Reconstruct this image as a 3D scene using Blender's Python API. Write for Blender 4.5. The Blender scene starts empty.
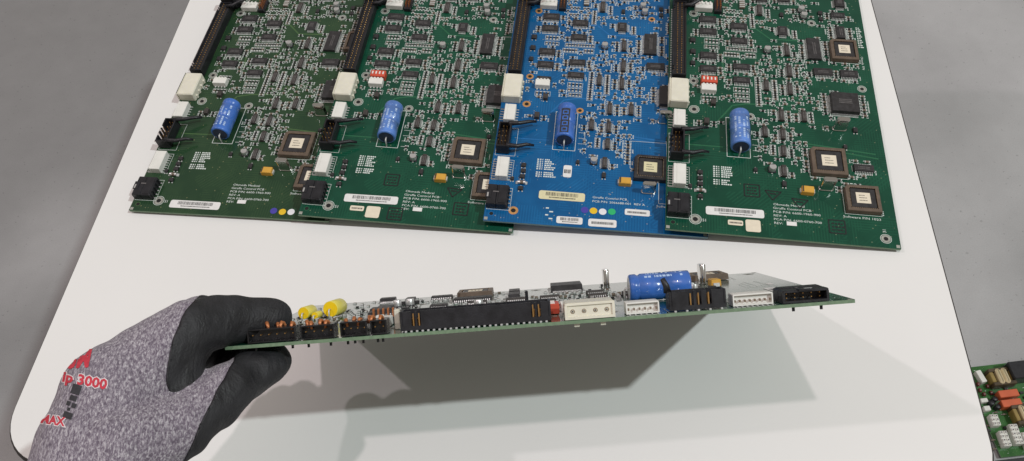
import bpy, bmesh, math, random
from mathutils import Vector, Matrix
from mathutils.bvhtree import BVHTree

# All lengths below are in "u" (1 u = 1.36 mm on the real circuit boards); S turns u into Blender units.
S = 0.01
R = math.radians
sc = bpy.context.scene
COL = sc.collection

# ------------------------------------------------------------------ camera model (also used by at())
F = 805.64
CAM = Vector((0, 0, 352.57))
CR = Vector((0.9911405, -0.1097601, -0.07478788))
CU = Vector((0.13281757, 0.81907597, 0.5580986))
CF = Vector((0.0, 0.56308727, -0.82639744))

def at(u, v, d):                       # pixel + depth -> point
    return CAM + d * (CF + CR * ((u - 512) / F) - CU * ((v - 230.5) / F))

def ground(u, v, z):                   # pixel -> point on a level plane
    d = CF + CR * ((u - 512) / F) - CU * ((v - 230.5) / F)
    return CAM + d * ((z - CAM.z) / d.z)

# ------------------------------------------------------------------ materials
def mat(name, col, rough=0.5, metal=0.0, spec=0.5, noise=0.0, nscale=300.0, bump=0.0, bscale=400.0, coat=0.0, rvar=0.0, trans=0.0):
    m = bpy.data.materials.new(name); m.use_nodes = True
    nt = m.node_tree; b = nt.nodes['Principled BSDF']
    b.inputs['Base Color'].default_value = (*col, 1)
    b.inputs['Roughness'].default_value = rough
    b.inputs['Metallic'].default_value = metal
    b.inputs['Specular IOR Level'].default_value = spec
    b.inputs['Coat Weight'].default_value = coat
    if trans:
        b.inputs['Subsurface Weight'].default_value = trans
        b.inputs['Subsurface Radius'].default_value = (0.02, 0.02, 0.015)
    tc = nt.nodes.new('ShaderNodeTexCoord')
    if noise or rvar:
        n = nt.nodes.new('ShaderNodeTexNoise'); n.inputs['Scale'].default_value = nscale; n.inputs['Detail'].default_value = 5
        nt.links.new(tc.outputs['Object'], n.inputs['Vector'])
        if noise:
            r = nt.nodes.new('ShaderNodeMapRange')
            r.inputs['From Min'].default_value = 0.3; r.inputs['From Max'].default_value = 0.7
            r.inputs['To Min'].default_value = 1 - noise; r.inputs['To Max'].default_value = 1 + noise
            mx = nt.nodes.new('ShaderNodeVectorMath'); mx.operation = 'SCALE'
            mx.inputs[0].default_value = col
            nt.links.new(n.outputs['Fac'], r.inputs['Value']); nt.links.new(r.outputs['Result'], mx.inputs['Scale'])
            nt.links.new(mx.outputs['Vector'], b.inputs['Base Color'])
        if rvar:
            r = nt.nodes.new('ShaderNodeMapRange')
            r.inputs['From Min'].default_value = 0.3; r.inputs['From Max'].default_value = 0.7
            r.inputs['To Min'].default_value = max(0.02, rough - rvar); r.inputs['To Max'].default_value = rough + rvar
            nt.links.new(n.outputs['Fac'], r.inputs['Value']); nt.links.new(r.outputs['Result'], b.inputs['Roughness'])
    if bump:
        n2 = nt.nodes.new('ShaderNodeTexNoise'); n2.inputs['Scale'].default_value = bscale; n2.inputs['Detail'].default_value = 4
        nt.links.new(tc.outputs['Object'], n2.inputs['Vector'])
        bp = nt.nodes.new('ShaderNodeBump'); bp.inputs['Strength'].default_value = bump; bp.inputs['Distance'].default_value = 0.01
        nt.links.new(n2.outputs['Fac'], bp.inputs['Height']); nt.links.new(bp.outputs['Normal'], b.inputs['Normal'])
    return m

def mask_mat(name, dark, light, via):
    """solder mask: ground pour with bundles of fine parallel traces and specks of vias"""
    m = bpy.data.materials.new(name); m.use_nodes = True
    nt = m.node_tree; N = nt.nodes.new; L = nt.links.new
    b = nt.nodes['Principled BSDF']; b.inputs['Roughness'].default_value = 0.22; b.inputs['Specular IOR Level'].default_value = 0.25; b.inputs['Coat Weight'].default_value = 0.8; b.inputs['Coat Roughness'].default_value = 0.1; b.inputs['Coat IOR'].default_value = 1.3
    tc = N('ShaderNodeTexCoord')
    def wave(ang, scale):
        mp = N('ShaderNodeMapping'); mp.inputs['Rotation'].default_value = (0, 0, ang); L(tc.outputs['Object'], mp.inputs['Vector'])
        w = N('ShaderNodeTexWave'); w.inputs['Scale'].default_value = scale; w.inputs['Distortion'].default_value = 0.0
        L(mp.outputs['Vector'], w.inputs['Vector'])
        r = N('ShaderNodeMapRange'); r.inputs['From Min'].default_value = 0.55; r.inputs['From Max'].default_value = 0.8
        L(w.outputs['Fac'], r.inputs['Value']); return r.outputs['Result']
    def patch(scale, lo, hi, off):
        mp = N('ShaderNodeMapping'); mp.inputs['Location'].default_value = (off, off * 2, 0); L(tc.outputs['Object'], mp.inputs['Vector'])
        n = N('ShaderNodeTexVoronoi'); n.distance = 'MANHATTAN'; n.inputs['Scale'].default_value = scale
        L(mp.outputs['Vector'], n.inputs['Vector'])
        sp = N('ShaderNodeSeparateColor'); L(n.outputs['Color'], sp.inputs['Color'])
        r = N('ShaderNodeMapRange'); r.inputs['From Min'].default_value = lo; r.inputs['From Max'].default_value = hi
        L(sp.outputs['Red'], r.inputs['Value']); return r.outputs['Result']
    def mul(a, c):
        x = N('ShaderNodeMath'); x.operation = 'MULTIPLY'; L(a, x.inputs[0]); L(c, x.inputs[1]); return x.outputs[0]
    def mx(a, c):
        x = N('ShaderNodeMath'); x.operation = 'MAXIMUM'; L(a, x.inputs[0]); L(c, x.inputs[1]); return x.outputs[0]
    t1 = mul(wave(0, 22), patch(7, 0.62, 0.66, 0.3)); t2 = mul(wave(R(90), 20), patch(8, 0.6, 0.64, 1.7))
    t3 = mul(wave(R(45), 18), patch(6, 0.8, 0.83, 3.1))
    tr = mx(mx(t1, t2), t3)
    n = N('ShaderNodeTexNoise'); n.inputs['Scale'].default_value = 5; n.inputs['Detail'].default_value = 4; L(tc.outputs['Object'], n.inputs['Vector'])
    sm = N('ShaderNodeMath'); sm.operation = 'MULTIPLY_ADD'; sm.inputs[1].default_value = 0.38; L(tr, sm.inputs[0])
    n3 = N('ShaderNodeMapRange'); n3.inputs['From Min'].default_value = 0.35; n3.inputs['From Max'].default_value = 0.7; n3.inputs['To Max'].default_value = 0.45
    L(n.outputs['Fac'], n3.inputs['Value']); L(n3.outputs['Result'], sm.inputs[2])
    mix = N('ShaderNodeMix'); mix.data_type = 'RGBA'; mix.inputs['A'].default_value = (*dark, 1); mix.inputs['B'].default_value = (*light, 1)
    L(sm.outputs[0], mix.inputs['Factor'])
    v = N('ShaderNodeTexVoronoi'); v.inputs['Scale'].default_value = 32; v.inputs['Randomness'].default_value = 1.0; L(tc.outputs['Object'], v.inputs['Vector'])
    lt = N('ShaderNodeMath'); lt.operation = 'LESS_THAN'; lt.inputs[1].default_value = 0.10; L(v.outputs['Distance'], lt.inputs[0])
    mix2 = N('ShaderNodeMix'); mix2.data_type = 'RGBA'; mix2.inputs['B'].default_value = (*via, 1)
    L(lt.outputs[0], mix2.inputs['Factor']); L(mix.outputs['Result'], mix2.inputs['A']); L(mix2.outputs['Result'], b.inputs['Base Color'])
    bp = N('ShaderNodeBump'); bp.inputs['Strength'].default_value = 0.15; bp.inputs['Distance'].default_value = 0.003
    L(tr, bp.inputs['Height']); L(bp.outputs['Normal'], b.inputs['Normal'])
    return m

def table_mat():
    m = mat('white_laminate', (0.805, 0.795, 0.785), 0.42, noise=0.018, nscale=0.9, bump=0.03, bscale=60, rvar=0.06, spec=0.35)
    return m

FLOC = (7.3, 21.0, 5.0); BIGLO, BIGHI = 0.60, 0.98  # offset set so broad mottling darkens floor left of table: painted-in shade
def concrete_mat():
    m = bpy.data.materials.new('polished_concrete'); m.use_nodes = True
    nt = m.node_tree; N = nt.nodes.new; L = nt.links.new; b = nt.nodes['Principled BSDF']
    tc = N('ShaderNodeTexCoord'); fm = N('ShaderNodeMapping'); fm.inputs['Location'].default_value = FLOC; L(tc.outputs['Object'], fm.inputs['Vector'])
    def noise(scale, det=6, rough=0.6, dist=0.0):
        n = N('ShaderNodeTexNoise'); n.inputs['Scale'].default_value = scale; n.inputs['Detail'].default_value = det
        n.inputs['Roughness'].default_value = rough; n.inputs['Distortion'].default_value = dist
        L(fm.outputs['Vector'], n.inputs['Vector']); return n.outputs['Fac']
    def rng(x, a, c, lo, hi):
        r = N('ShaderNodeMapRange'); r.inputs['From Min'].default_value = a; r.inputs['From Max'].default_value = c
        r.inputs['To Min'].default_value = lo; r.inputs['To Max'].default_value = hi; L(x, r.inputs['Value']); return r.outputs['Result']
    def mul(a, c):
        x = N('ShaderNodeMath'); x.operation = 'MULTIPLY'; L(a, x.inputs[0]); L(c, x.inputs[1]); return x.outputs[0]
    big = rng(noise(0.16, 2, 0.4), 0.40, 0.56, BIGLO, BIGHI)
    mid = rng(noise(2.2, 7), 0.3, 0.7, 0.96, 1.04)
    fin = rng(noise(60, 4), 0.3, 0.7, 0.92, 1.07)
    spk = rng(noise(18, 2, 0.4), 0.26, 0.31, 0.72, 1.0)
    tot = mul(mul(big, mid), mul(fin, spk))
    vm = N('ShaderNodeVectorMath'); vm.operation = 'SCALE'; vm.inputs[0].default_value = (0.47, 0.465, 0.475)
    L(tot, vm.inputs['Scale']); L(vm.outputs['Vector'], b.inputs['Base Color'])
    L(rng(noise(1.5, 5), 0.3, 0.7, 0.28, 0.5), b.inputs['Roughness'])
    b.inputs['Specular IOR Level'].default_value = 0.4
    return m

def knit_mat():
    m = bpy.data.materials.new('heather_knit'); m.use_nodes = True
    nt = m.node_tree; N = nt.nodes.new; L = nt.links.new; b = nt.nodes['Principled BSDF']
    b.inputs['Roughness'].default_value = 0.9; b.inputs['Specular IOR Level'].default_value = 0.15
    b.inputs['Sheen Weight'].default_value = 0.2
    tc = N('ShaderNodeTexCoord')
    mp = N('ShaderNodeMapping'); mp.inputs['Rotation'].default_value = (R(20), R(10), R(-40)); mp.inputs['Scale'].default_value = (1.7, 0.75, 1.2)
    L(tc.outputs['Object'], mp.inputs['Vector'])
    n = N('ShaderNodeTexNoise'); n.inputs['Scale'].default_value = 105; n.inputs['Detail'].default_value = 4; n.inputs['Roughness'].default_value = 0.7; n.inputs['Distortion'].default_value = 0.5
    L(mp.outputs['Vector'], n.inputs['Vector'])
    cr = N('ShaderNodeValToRGB'); e = cr.color_ramp.elements
    e[0].position = 0.36; e[0].color = (0.125, 0.10, 0.135, 1)
    e[1].position = 0.66; e[1].color = (0.56, 0.525, 0.565, 1)
    k = e.new(0.50); k.color = (0.25, 0.215, 0.26, 1)
    L(n.outputs['Fac'], cr.inputs['Fac']); L(cr.outputs['Color'], b.inputs['Base Color'])
    w = N('ShaderNodeTexVoronoi'); w.inputs['Scale'].default_value = 110; L(mp.outputs['Vector'], w.inputs['Vector'])
    ad = N('ShaderNodeMath'); ad.operation = 'SUBTRACT'; L(n.outputs['Fac'], ad.inputs[0]); L(w.outputs['Distance'], ad.inputs[1])
    bp = N('ShaderNodeBump'); bp.inputs['Strength'].default_value = 0.6; bp.inputs['Distance'].default_value = 0.006
    L(ad.outputs[0], bp.inputs['Height']); L(bp.outputs['Normal'], b.inputs['Normal'])
    return m

def rubber_mat():
    m = mat('black_nitrile', (0.022, 0.022, 0.025), 0.58, bump=0.3, bscale=150, rvar=0.1, nscale=16, noise=0.3, spec=0.4)
    nt = m.node_tree; N = nt.nodes.new; L = nt.links.new; b = nt.nodes['Principled BSDF']; old = b.inputs['Normal'].links[0].from_socket
    tc = N('ShaderNodeTexCoord'); mp = N('ShaderNodeMapping'); mp.inputs['Scale'].default_value = (1.0, 0.35, 0.5); L(tc.outputs['Object'], mp.inputs['Vector'])
    n = N('ShaderNodeTexNoise'); n.inputs['Scale'].default_value = 16; n.inputs['Detail'].default_value = 3; n.inputs['Distortion'].default_value = 0.8; L(mp.outputs['Vector'], n.inputs['Vector'])
    r = N('ShaderNodeMath'); r.operation = 'PINGPONG'; r.inputs[1].default_value = 0.12; L(n.outputs['Fac'], r.inputs[0])
    bp = N('ShaderNodeBump'); bp.inputs['Strength'].default_value = 0.22; bp.inputs['Distance'].default_value = 0.09; L(r.outputs[0], bp.inputs['Height']); L(old, bp.inputs['Normal']); L(bp.outputs['Normal'], b.inputs['Normal'])
    return m

def paper_mat(name, col):
    return mat(name, col, 0.6, noise=0.05, nscale=40, spec=0.3)

M = dict(
    green=mask_mat('green_solder_mask', (0.004, 0.052, 0.030), (0.012, 0.100, 0.055), (0.16, 0.2, 0.12)),
    olive=mask_mat('olive_solder_mask', (0.015, 0.046, 0.022), (0.036, 0.080, 0.034), (0.2, 0.2, 0.1)),
    blue=mask_mat('blue_solder_mask', (0.003, 0.085, 0.24), (0.010, 0.150, 0.37), (0.3, 0.3, 0.3)),
    fgreen=mask_mat('bright_green_solder_mask', (0.03, 0.11, 0.03), (0.07, 0.20, 0.06), (0.25, 0.28, 0.18)),
    core_g=mat('fibreglass_edge', (0.16, 0.24, 0.15), 0.6, noise=0.15, nscale=60),
    core_b=mat('blue_fibreglass_edge', (0.12, 0.2, 0.22), 0.6, noise=0.15, nscale=60),
    silk=mat('white_silkscreen', (0.68, 0.73, 0.70), 0.6, noise=0.12, nscale=90),
    ink=mat('dark_stamp_ink', (0.003, 0.008, 0.007), 0.6, noise=0.3, nscale=120),
    tin=mat('solder_tin', (0.62, 0.63, 0.62), 0.36, metal=0.25, noise=0.15, nscale=60, rvar=0.1),
    tinring=mat('tinned_copper', (0.42, 0.42, 0.38), 0.45, metal=0.4, noise=0.2, nscale=60),
    copper=mat('bare_copper', (0.62, 0.33, 0.13), 0.45, metal=0.4, noise=0.15, nscale=60),
    hole=mat('drilled_hole', (0.008, 0.008, 0.008), 0.8, noise=0.2, nscale=40),
    epoxy=mat('black_epoxy', (0.028, 0.026, 0.028), 0.48, noise=0.3, nscale=45, bump=0.12, bscale=300, rvar=0.1),
    epoxy2=mat('grey_brown_epoxy', (0.05, 0.043, 0.04), 0.5, noise=0.25, nscale=45, bump=0.12, bscale=300, rvar=0.1),
    etch=mat('laser_marking', (0.14, 0.13, 0.13), 0.6, noise=0.2, nscale=80),
    gloss=mat('glossy_black_nylon', (0.012, 0.012, 0.014), 0.22, noise=0.3, nscale=30, bump=0.3, bscale=60, rvar=0.1),
    black=mat('black_nylon', (0.014, 0.014, 0.018), 0.42, noise=0.25, nscale=30, bump=0.1, bscale=200, rvar=0.08),
    gold=mat('gold_pin', (0.62, 0.36, 0.13), 0.3, metal=0.85, noise=0.1, nscale=60),
    orange=mat('copper_orange_pin', (0.50, 0.185, 0.07), 0.4, metal=0.35, noise=0.15, nscale=60),
    cream=mat('cream_nylon', (0.76, 0.73, 0.62), 0.42, noise=0.05, nscale=20, trans=0.15, rvar=0.08),
    white=mat('white_nylon', (0.78, 0.77, 0.73), 0.45, noise=0.04, nscale=20, rvar=0.08),
    brown=mat('brown_socket', (0.125, 0.09, 0.066), 0.5, noise=0.18, nscale=30, rvar=0.1),
    contact=mat('tan_contact', (0.27, 0.20, 0.14), 0.4, metal=0.5, noise=0.2, nscale=50),
    steel=mat('polished_steel_can', (0.66, 0.65, 0.63), 0.14, metal=1.0, noise=0.06, nscale=10, rvar=0.05),
    alu=mat('brushed_aluminium', (0.70, 0.70, 0.70), 0.35, metal=0.75, noise=0.08, nscale=25),
    tant=mat('amber_tantalum', (0.66, 0.36, 0.055), 0.45, noise=0.1, nscale=20),
    resist=mat('black_resistor', (0.022, 0.02, 0.02), 0.45, noise=0.3, nscale=50),
    ceram=mat('tan_ceramic', (0.15, 0.115, 0.085), 0.5, noise=0.2, nscale=50),
    sleeve=mat('blue_pvc_sleeve', (0.045, 0.155, 0.54), 0.3, noise=0.3, nscale=9, coat=0.8, rvar=0.1, bump=0.3, bscale=22),
    sleeve_pale=mat('pale_blue_sleeve', (0.09, 0.21, 0.56), 0.3, noise=0.4, nscale=14, coat=0.8, rvar=0.12, bump=0.35, bscale=24),
    sleevemark=mat('pale_sleeve_print', (0.45, 0.60, 0.86), 0.4, noise=0.1, nscale=30),
    rubberend=mat('dark_rubber_bung', (0.03, 0.04, 0.08), 0.5, noise=0.2, nscale=20),
    yellow=mat('yellow_tape_film', (0.83, 0.72, 0.14), 0.4, noise=0.06, nscale=15, coat=0.15),
    yellowend=mat('yellow_epoxy_end', (0.92, 0.62, 0.01), 0.4, noise=0.08, nscale=20),
    red=mat('red_switch', (0.60, 0.085, 0.045), 0.45, noise=0.08, nscale=20),
    sticker=paper_mat('white_paper', (0.78, 0.77, 0.76)),
    creamst=paper_mat('cream_paper', (0.78, 0.70, 0.56)),
    yelst=paper_mat('pale_yellow_paper', (0.72, 0.66, 0.42)),
    print=mat('black_print', (0.03, 0.03, 0.03), 0.6, noise=0.3, nscale=80),
    dotp=paper_mat('violet_dot_paper', (0.07, 0.06, 0.36)),
    doty=paper_mat('yellow_dot_paper', (0.80, 0.52, 0.03)),
    dotw=paper_mat('white_dot_paper', (0.78, 0.77, 0.80)),
    dotg=paper_mat('green_dot_paper', (0.03, 0.45, 0.16)),
    table=table_mat(), trim=mat('dark_edge_band', (0.035, 0.03, 0.028), 0.5, noise=0.2, nscale=6),
    leg=mat('grey_powder_coat', (0.25, 0.25, 0.26), 0.5, noise=0.08, nscale=8),
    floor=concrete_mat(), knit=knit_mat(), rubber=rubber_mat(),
    ink_red=mat('red_glove_print', (0.55, 0.035, 0.06), 0.7, noise=0.2, nscale=60),
    ink_white=mat('white_glove_print', (0.72, 0.66, 0.68), 0.7, noise=0.1, nscale=60),
    ink_dark=mat('dark_glove_print', (0.03, 0.03, 0.035), 0.7, noise=0.3, nscale=60),
    relay=mat('orange_relay_case', (0.62, 0.13, 0.055), 0.4, noise=0.08, nscale=10),
    wind=mat('cream_winding_tape', (0.72, 0.60, 0.38), 0.45, noise=0.1, nscale=10),
    iron=mat('brown_core', (0.075, 0.05, 0.025), 0.5, noise=0.25, nscale=10),
    maroon=mat('maroon_disc', (0.13, 0.03, 0.03), 0.4, noise=0.2, nscale=10),
    khaki=mat('olive_yellow_tape', (0.30, 0.21, 0.06), 0.5, noise=0.2, nscale=10),
)

# ------------------------------------------------------------------ mesh builder
class MB:
    def __init__(s): s.v = []; s.f = []; s.m = []; s.sm = []; s.mats = []
    def mi(s, m):
        if m not in s.mats: s.mats.append(m)
        return s.mats.index(m)
    def face(s, idx, m, smooth=False): s.f.append(idx); s.m.append(s.mi(m)); s.sm.append(smooth)
    def add(s, vs): k = len(s.v); s.v += [tuple(p) for p in vs]; return k
    def box(s, x0, x1, y0, y1, z0, z1, m, bev=0.0, taper=0.0):
        if x1 < x0: x0, x1 = x1, x0
        if y1 < y0: y0, y1 = y1, y0
        b = min(bev, (x1 - x0) * .45, (y1 - y0) * .45, (z1 - z0) * .9); t = taper
        def ring(i, z): return [(x0 + i, y0 + i, z), (x1 - i, y0 + i, z), (x1 - i, y1 - i, z), (x0 + i, y1 - i, z)]
        if b > 0:
            c = b
            def oct_(i, z):
                a0, a1, c0, c1 = x0 + i, x1 - i, y0 + i, y1 - i
                return [(a0 + c, c0, z), (a1 - c, c0, z), (a1, c0 + c, z), (a1, c1 - c, z), (a1 - c, c1, z), (a0 + c, c1, z), (a0, c1 - c, z), (a0, c0 + c, z)]
            rings = [oct_(0, z0), oct_(t, z1 - b), oct_(t + b * .8, z1)]
        else:
            rings = [ring(0, z0), ring(t, z1)]
        n = len(rings[0]); ks = [s.add(r) for r in rings]
        for a, c in zip(ks, ks[1:]):
            for i in range(n): s.face((a + i, a + (i + 1) % n, c + (i + 1) % n, c + i), m)
        s.face(tuple(ks[-1] + i for i in range(n)), m); s.face(tuple(ks[0] + n - 1 - i for i in range(n)), m)
    def cyl(s, p0, p1, r0, r1, m, n=16, cap0=True, cap1=True, mc=None):
        p0, p1 = Vector(p0), Vector(p1); a = (p1 - p0).normalized()
        q = a.orthogonal().normalized(); w = a.cross(q); mc = mc or m
        k = s.add([p0 + (q * math.cos(2 * math.pi * i / n) + w * math.sin(2 * math.pi * i / n)) * r0 for i in range(n)])
        j = s.add([p1 + (q * math.cos(2 * math.pi * i / n) + w * math.sin(2 * math.pi * i / n)) * r1 for i in range(n)])
        for i in range(n): s.face((k + i, k + (i + 1) % n, j + (i + 1) % n, j + i), m, True)
        if cap0:
            c = s.add([s.v[k + i] for i in range(n)]); s.face(tuple(c + n - 1 - i for i in range(n)), mc)
        if cap1:
            c = s.add([s.v[j + i] for i in range(n)]); s.face(tuple(c + i for i in range(n)), mc)
    def lathe(s, p0, axis, prof, m, n=24, mats=None):
        """prof: list of (distance along axis, radius)"""
        p0 = Vector(p0); a = Vector(axis).normalized(); q = a.orthogonal().normalized(); w = a.cross(q)
        ks = [s.add([p0 + a * t + (q * math.cos(2 * math.pi * i / n) + w * math.sin(2 * math.pi * i / n)) * r for i in range(n)]) for t, r in prof]
        for jx, (k, j) in enumerate(zip(ks, ks[1:])):
            mm = mats[jx] if mats else m
            for i in range(n): s.face((k + i, k + (i + 1) % n, j + (i + 1) % n, j + i), mm, True)
    def quad(s, x0, x1, y0, y1, z, m): k = s.add([(x0, y0, z), (x1, y0, z), (x1, y1, z), (x0, y1, z)]); s.face((k, k + 1, k + 2, k + 3), m)
    def poly(s, pts, z, m): k = s.add([(p[0], p[1], z) for p in pts]); s.face(tuple(range(k, k + len(pts))), m)
    def line(s, p, q, w, z, m):
        d = Vector((q[0] - p[0], q[1] - p[1])); 
        if d.length < 1e-6: return
        n = Vector((-d.y, d.x)).normalized() * w / 2
        s.poly([(p[0] - n.x, p[1] - n.y), (q[0] - n.x, q[1] - n.y), (q[0] + n.x, q[1] + n.y), (p[0] + n.x, p[1] + n.y)], z, m)
    def rect(s, x0, x1, y0, y1, w, z, m):
        for p, q in (((x0, y0), (x1, y0)), ((x1, y0), (x1, y1)), ((x1, y1), (x0, y1)), ((x0, y1), (x0, y0))): s.line(p, q, w, z, m)
    def ring(s, x, y, r0, r1, z, m, n=20):
        k = s.add([(x + r * math.cos(2 * math.pi * i / n), y + r * math.sin(2 * math.pi * i / n), z) for r in (r0, r1) for i in range(n)])
        for i in range(n): s.face((k + i, k + n + i, k + n + (i + 1) % n, k + (i + 1) % n), m)
    def disc(s, x, y, r, z, m, n=20): s.poly([(x + r * math.cos(2 * math.pi * i / n), y + r * math.sin(2 * math.pi * i / n)) for i in range(n)], z, m)
    def prism(s, pts, z0, z1, m):
        n = len(pts); a = s.add([(p[0], p[1], z0) for p in pts]); b = s.add([(p[0], p[1], z1) for p in pts])
        for i in range(n): s.face((a + i, a + (i + 1) % n, b + (i + 1) % n, b + i), m)
        s.face(tuple(b + i for i in range(n)), m); s.face(tuple(a + n - 1 - i for i in range(n)), m)
    def tube(s, pts, rs, m, n=8):
        P = [Vector(p) for p in pts]; up = None; ks = []
        for i, p in enumerate(P):
            t = (P[min(i + 1, len(P) - 1)] - P[max(i - 1, 0)]).normalized()
            if up is None: up = t.orthogonal().normalized()
            up = (up - t * up.dot(t)).normalized(); w = t.cross(up); r = rs[i] if isinstance(rs, (list, tuple)) else rs
            ks.append(s.add([p + (up * math.cos(2 * math.pi * j / n) + w * math.sin(2 * math.pi * j / n)) * r for j in range(n)]))
        for a, c in zip(ks, ks[1:]):
            for j in range(n): s.face((a + j, a + (j + 1) % n, c + (j + 1) % n, c + j), m, True)
        s.face(tuple(ks[0] + n - 1 - j for j in range(n)), m); s.face(tuple(ks[-1] + j for j in range(n)), m)
    def text(s, txt, x, y, size, z, m, rot=0.0, align='LEFT', squash=1.0):
        vs, fs = text_mesh(txt, align); c, sn = math.cos(rot), math.sin(rot)
        k = s.add([(x + (px * c * squash - py * sn) * size, y + (px * sn * squash + py * c) * size, z) for px, py in vs])
        for f in fs: s.face(tuple(k + i for i in f), m)
    def mesh(s, name):
        me = bpy.data.meshes.new(name)
        me.from_pydata([(a * S, b * S, c * S) for a, b, c in s.v], [], s.f)
        for m in s.mats: me.materials.append(m)
        me.polygons.foreach_set('material_index', s.m); me.polygons.foreach_set('use_smooth', s.sm)
        me.update(); return me
    def build(s, name, parent=None, loc=(0, 0, 0), rot=0.0): return link(name, s.mesh(name), parent, loc, rot)

_txt = {}
def text_mesh(txt, align='LEFT', bold=0.0):
    key = (txt, align, bold)
    if key not in _txt:
        cu = bpy.data.curves.new('lettering', 'FONT'); cu.body = txt; cu.align_x = align; cu.resolution_u = 2; cu.offset = bold
        o = bpy.data.objects.new('lettering', cu); COL.objects.link(o)
        dg = bpy.context.evaluated_depsgraph_get(); dg.update()
        me = bpy.data.meshes.new_from_object(o.evaluated_get(dg))
        _txt[key] = ([(v.co.x, v.co.y) for v in me.vertices], [tuple(p.vertices) for p in me.polygons])
        bpy.data.objects.remove(o); bpy.data.curves.remove(cu); bpy.data.meshes.remove(me)
    return _txt[key]

for _t in ('Giraffe Control PCB', 'PCB P/N: 2066688-001  REV A', 'Ohmeda Medical', 'PCB P/N: 6600-1960-900', 'REV: A', 'PCA P/N: 6600-0760-700', 'REV:', 'S1', '31', 'Software P/N 1023', 'Ohmeda  P/N'): text_mesh(_t)
for _t, _b in (('3M', .05), ('Grip 3000', .10), ('Grip 3000', .035), ('MAX', .11), ('MAX', .03)): text_mesh(_t, 'LEFT', _b)

def link(name, data, parent=None, loc=(0, 0, 0), rot=0.0):
    o = bpy.data.objects.new(name, data); COL.objects.link(o)
    o.location = Vector(loc) * S; o.rotation_euler = (0, 0, rot)
    if parent is not None: o.parent = parent
    return o

def tag(o, label=None, cat=None, group=None, kind=None):
    if label: o['label'] = label
    if cat: o['category'] = cat
    if group: o['group'] = group
    if kind: o['kind'] = kind
    return o

_cache = {}
def cached(key, fn):
    if key not in _cache: _cache[key] = fn()
    return _cache[key]

# ------------------------------------------------------------------ components (origin at footprint centre, z = 0 on the board face)
def m_leads(length, pitch, n, span):
    """one row of gull-wing leads along x, pointing to -y"""
    mb = MB(); w = pitch * 0.42
    for i in range(n):
        x = (i - (n - 1) / 2) * pitch
        prof = [(0.0, 0.95), (-0.35, 0.92), (-0.6, 0.14), (-span, 0.12)]
        k = mb.add([(x + sx * w / 2, y, z) for y, z in prof for sx in (-1, 1)])
        for j in range(3): mb.face((k + 2 * j, k + 2 * j + 1, k + 2 * j + 3, k + 2 * j + 2), M['tin'])
        mb.box(x - w * .75, x + w * .75, -span - .25, -0.5, 0.02, 0.07, M['tin'])
    return mb.mesh('lead_row')

def soic(parent, x, y, w, h, vert=False, mat_='epoxy', tall=1.75):
    long_, short = (h, w) if vert else (w, h)
    body = short - 2 * min(1.0, short * 0.17)
    def mk():
        mb = MB(); mb.box(-long_ / 2, long_ / 2, -body / 2, body / 2, 0.2, tall, M[mat_], bev=0.16, taper=0.10)
        mb.disc(-long_ / 2 + .7, -body / 2 + .7, .22, tall + .01, M['etch'], 8)
        for r in range(2):
            xx = -long_ * .28
            while xx < long_ * .26:
                ln = 0.35; mb.quad(xx, xx + ln, (.5 - r) * 1.1 - .5, (.5 - r) * 1.1 + .05, tall + .01, M['etch']); xx += ln + (.2 if int(xx * 7) % 4 else .5)
        return mb.mesh('chip')
    o = link('chip', cached(('soic', round(long_, 1), round(short, 1), mat_), mk), parent, (x, y, 0), R(90) if vert else 0)
    n = max(4, int((long_ - .5) / 0.86)); sp = (short - body) / 2 + .25
    lm = cached(('leads', round(long_, 1), n, round(sp, 2)), lambda: m_leads(long_, 0.86, n, sp))
    for sgn in (0, 1): link('lead_row', lm, o, (0, (-1 if sgn == 0 else 1) * body / 2, 0), 0 if sgn == 0 else math.pi)
    return o

def qfp(parent, x, y, w, h, tall=2.2, lab=None):
    bw, bh = w - 1.9, h - 1.9
    def mk():
        mb = MB(); mb.box(-bw / 2, bw / 2, -bh / 2, bh / 2, 0.35, tall, M['epoxy'], bev=0.25, taper=0.12)
        mb.disc(-bw / 2 + .9, bh / 2 - .9, .3, tall + .01, M['etch'], 10)
        for r in range(3):
            xx = -bw * .22
            while xx < bw * .22: mb.quad(xx, xx + .4, 1.2 - r * 1.2, 1.9 - r * 1.2, tall + .01, M['etch']); xx += .65
        return mb.mesh('chip')
    o = link('chip', cached(('qfp', round(w, 1), round(h, 1), tall), mk), parent, (x, y, 0))
    for k, (L_, off) in enumerate(((bw, bh / 2), (bh, bw / 2), (bw, bh / 2), (bh, bw / 2))):
        n = int((L_ - .8) / 0.55)
        lm = cached(('ql', n), lambda: m_leads(L_, 0.55, n, 1.0))
        a = k * R(90); link('lead_row', lm, o, (math.sin(a) * off, -math.cos(a) * off, 0), a)
    return o

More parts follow.
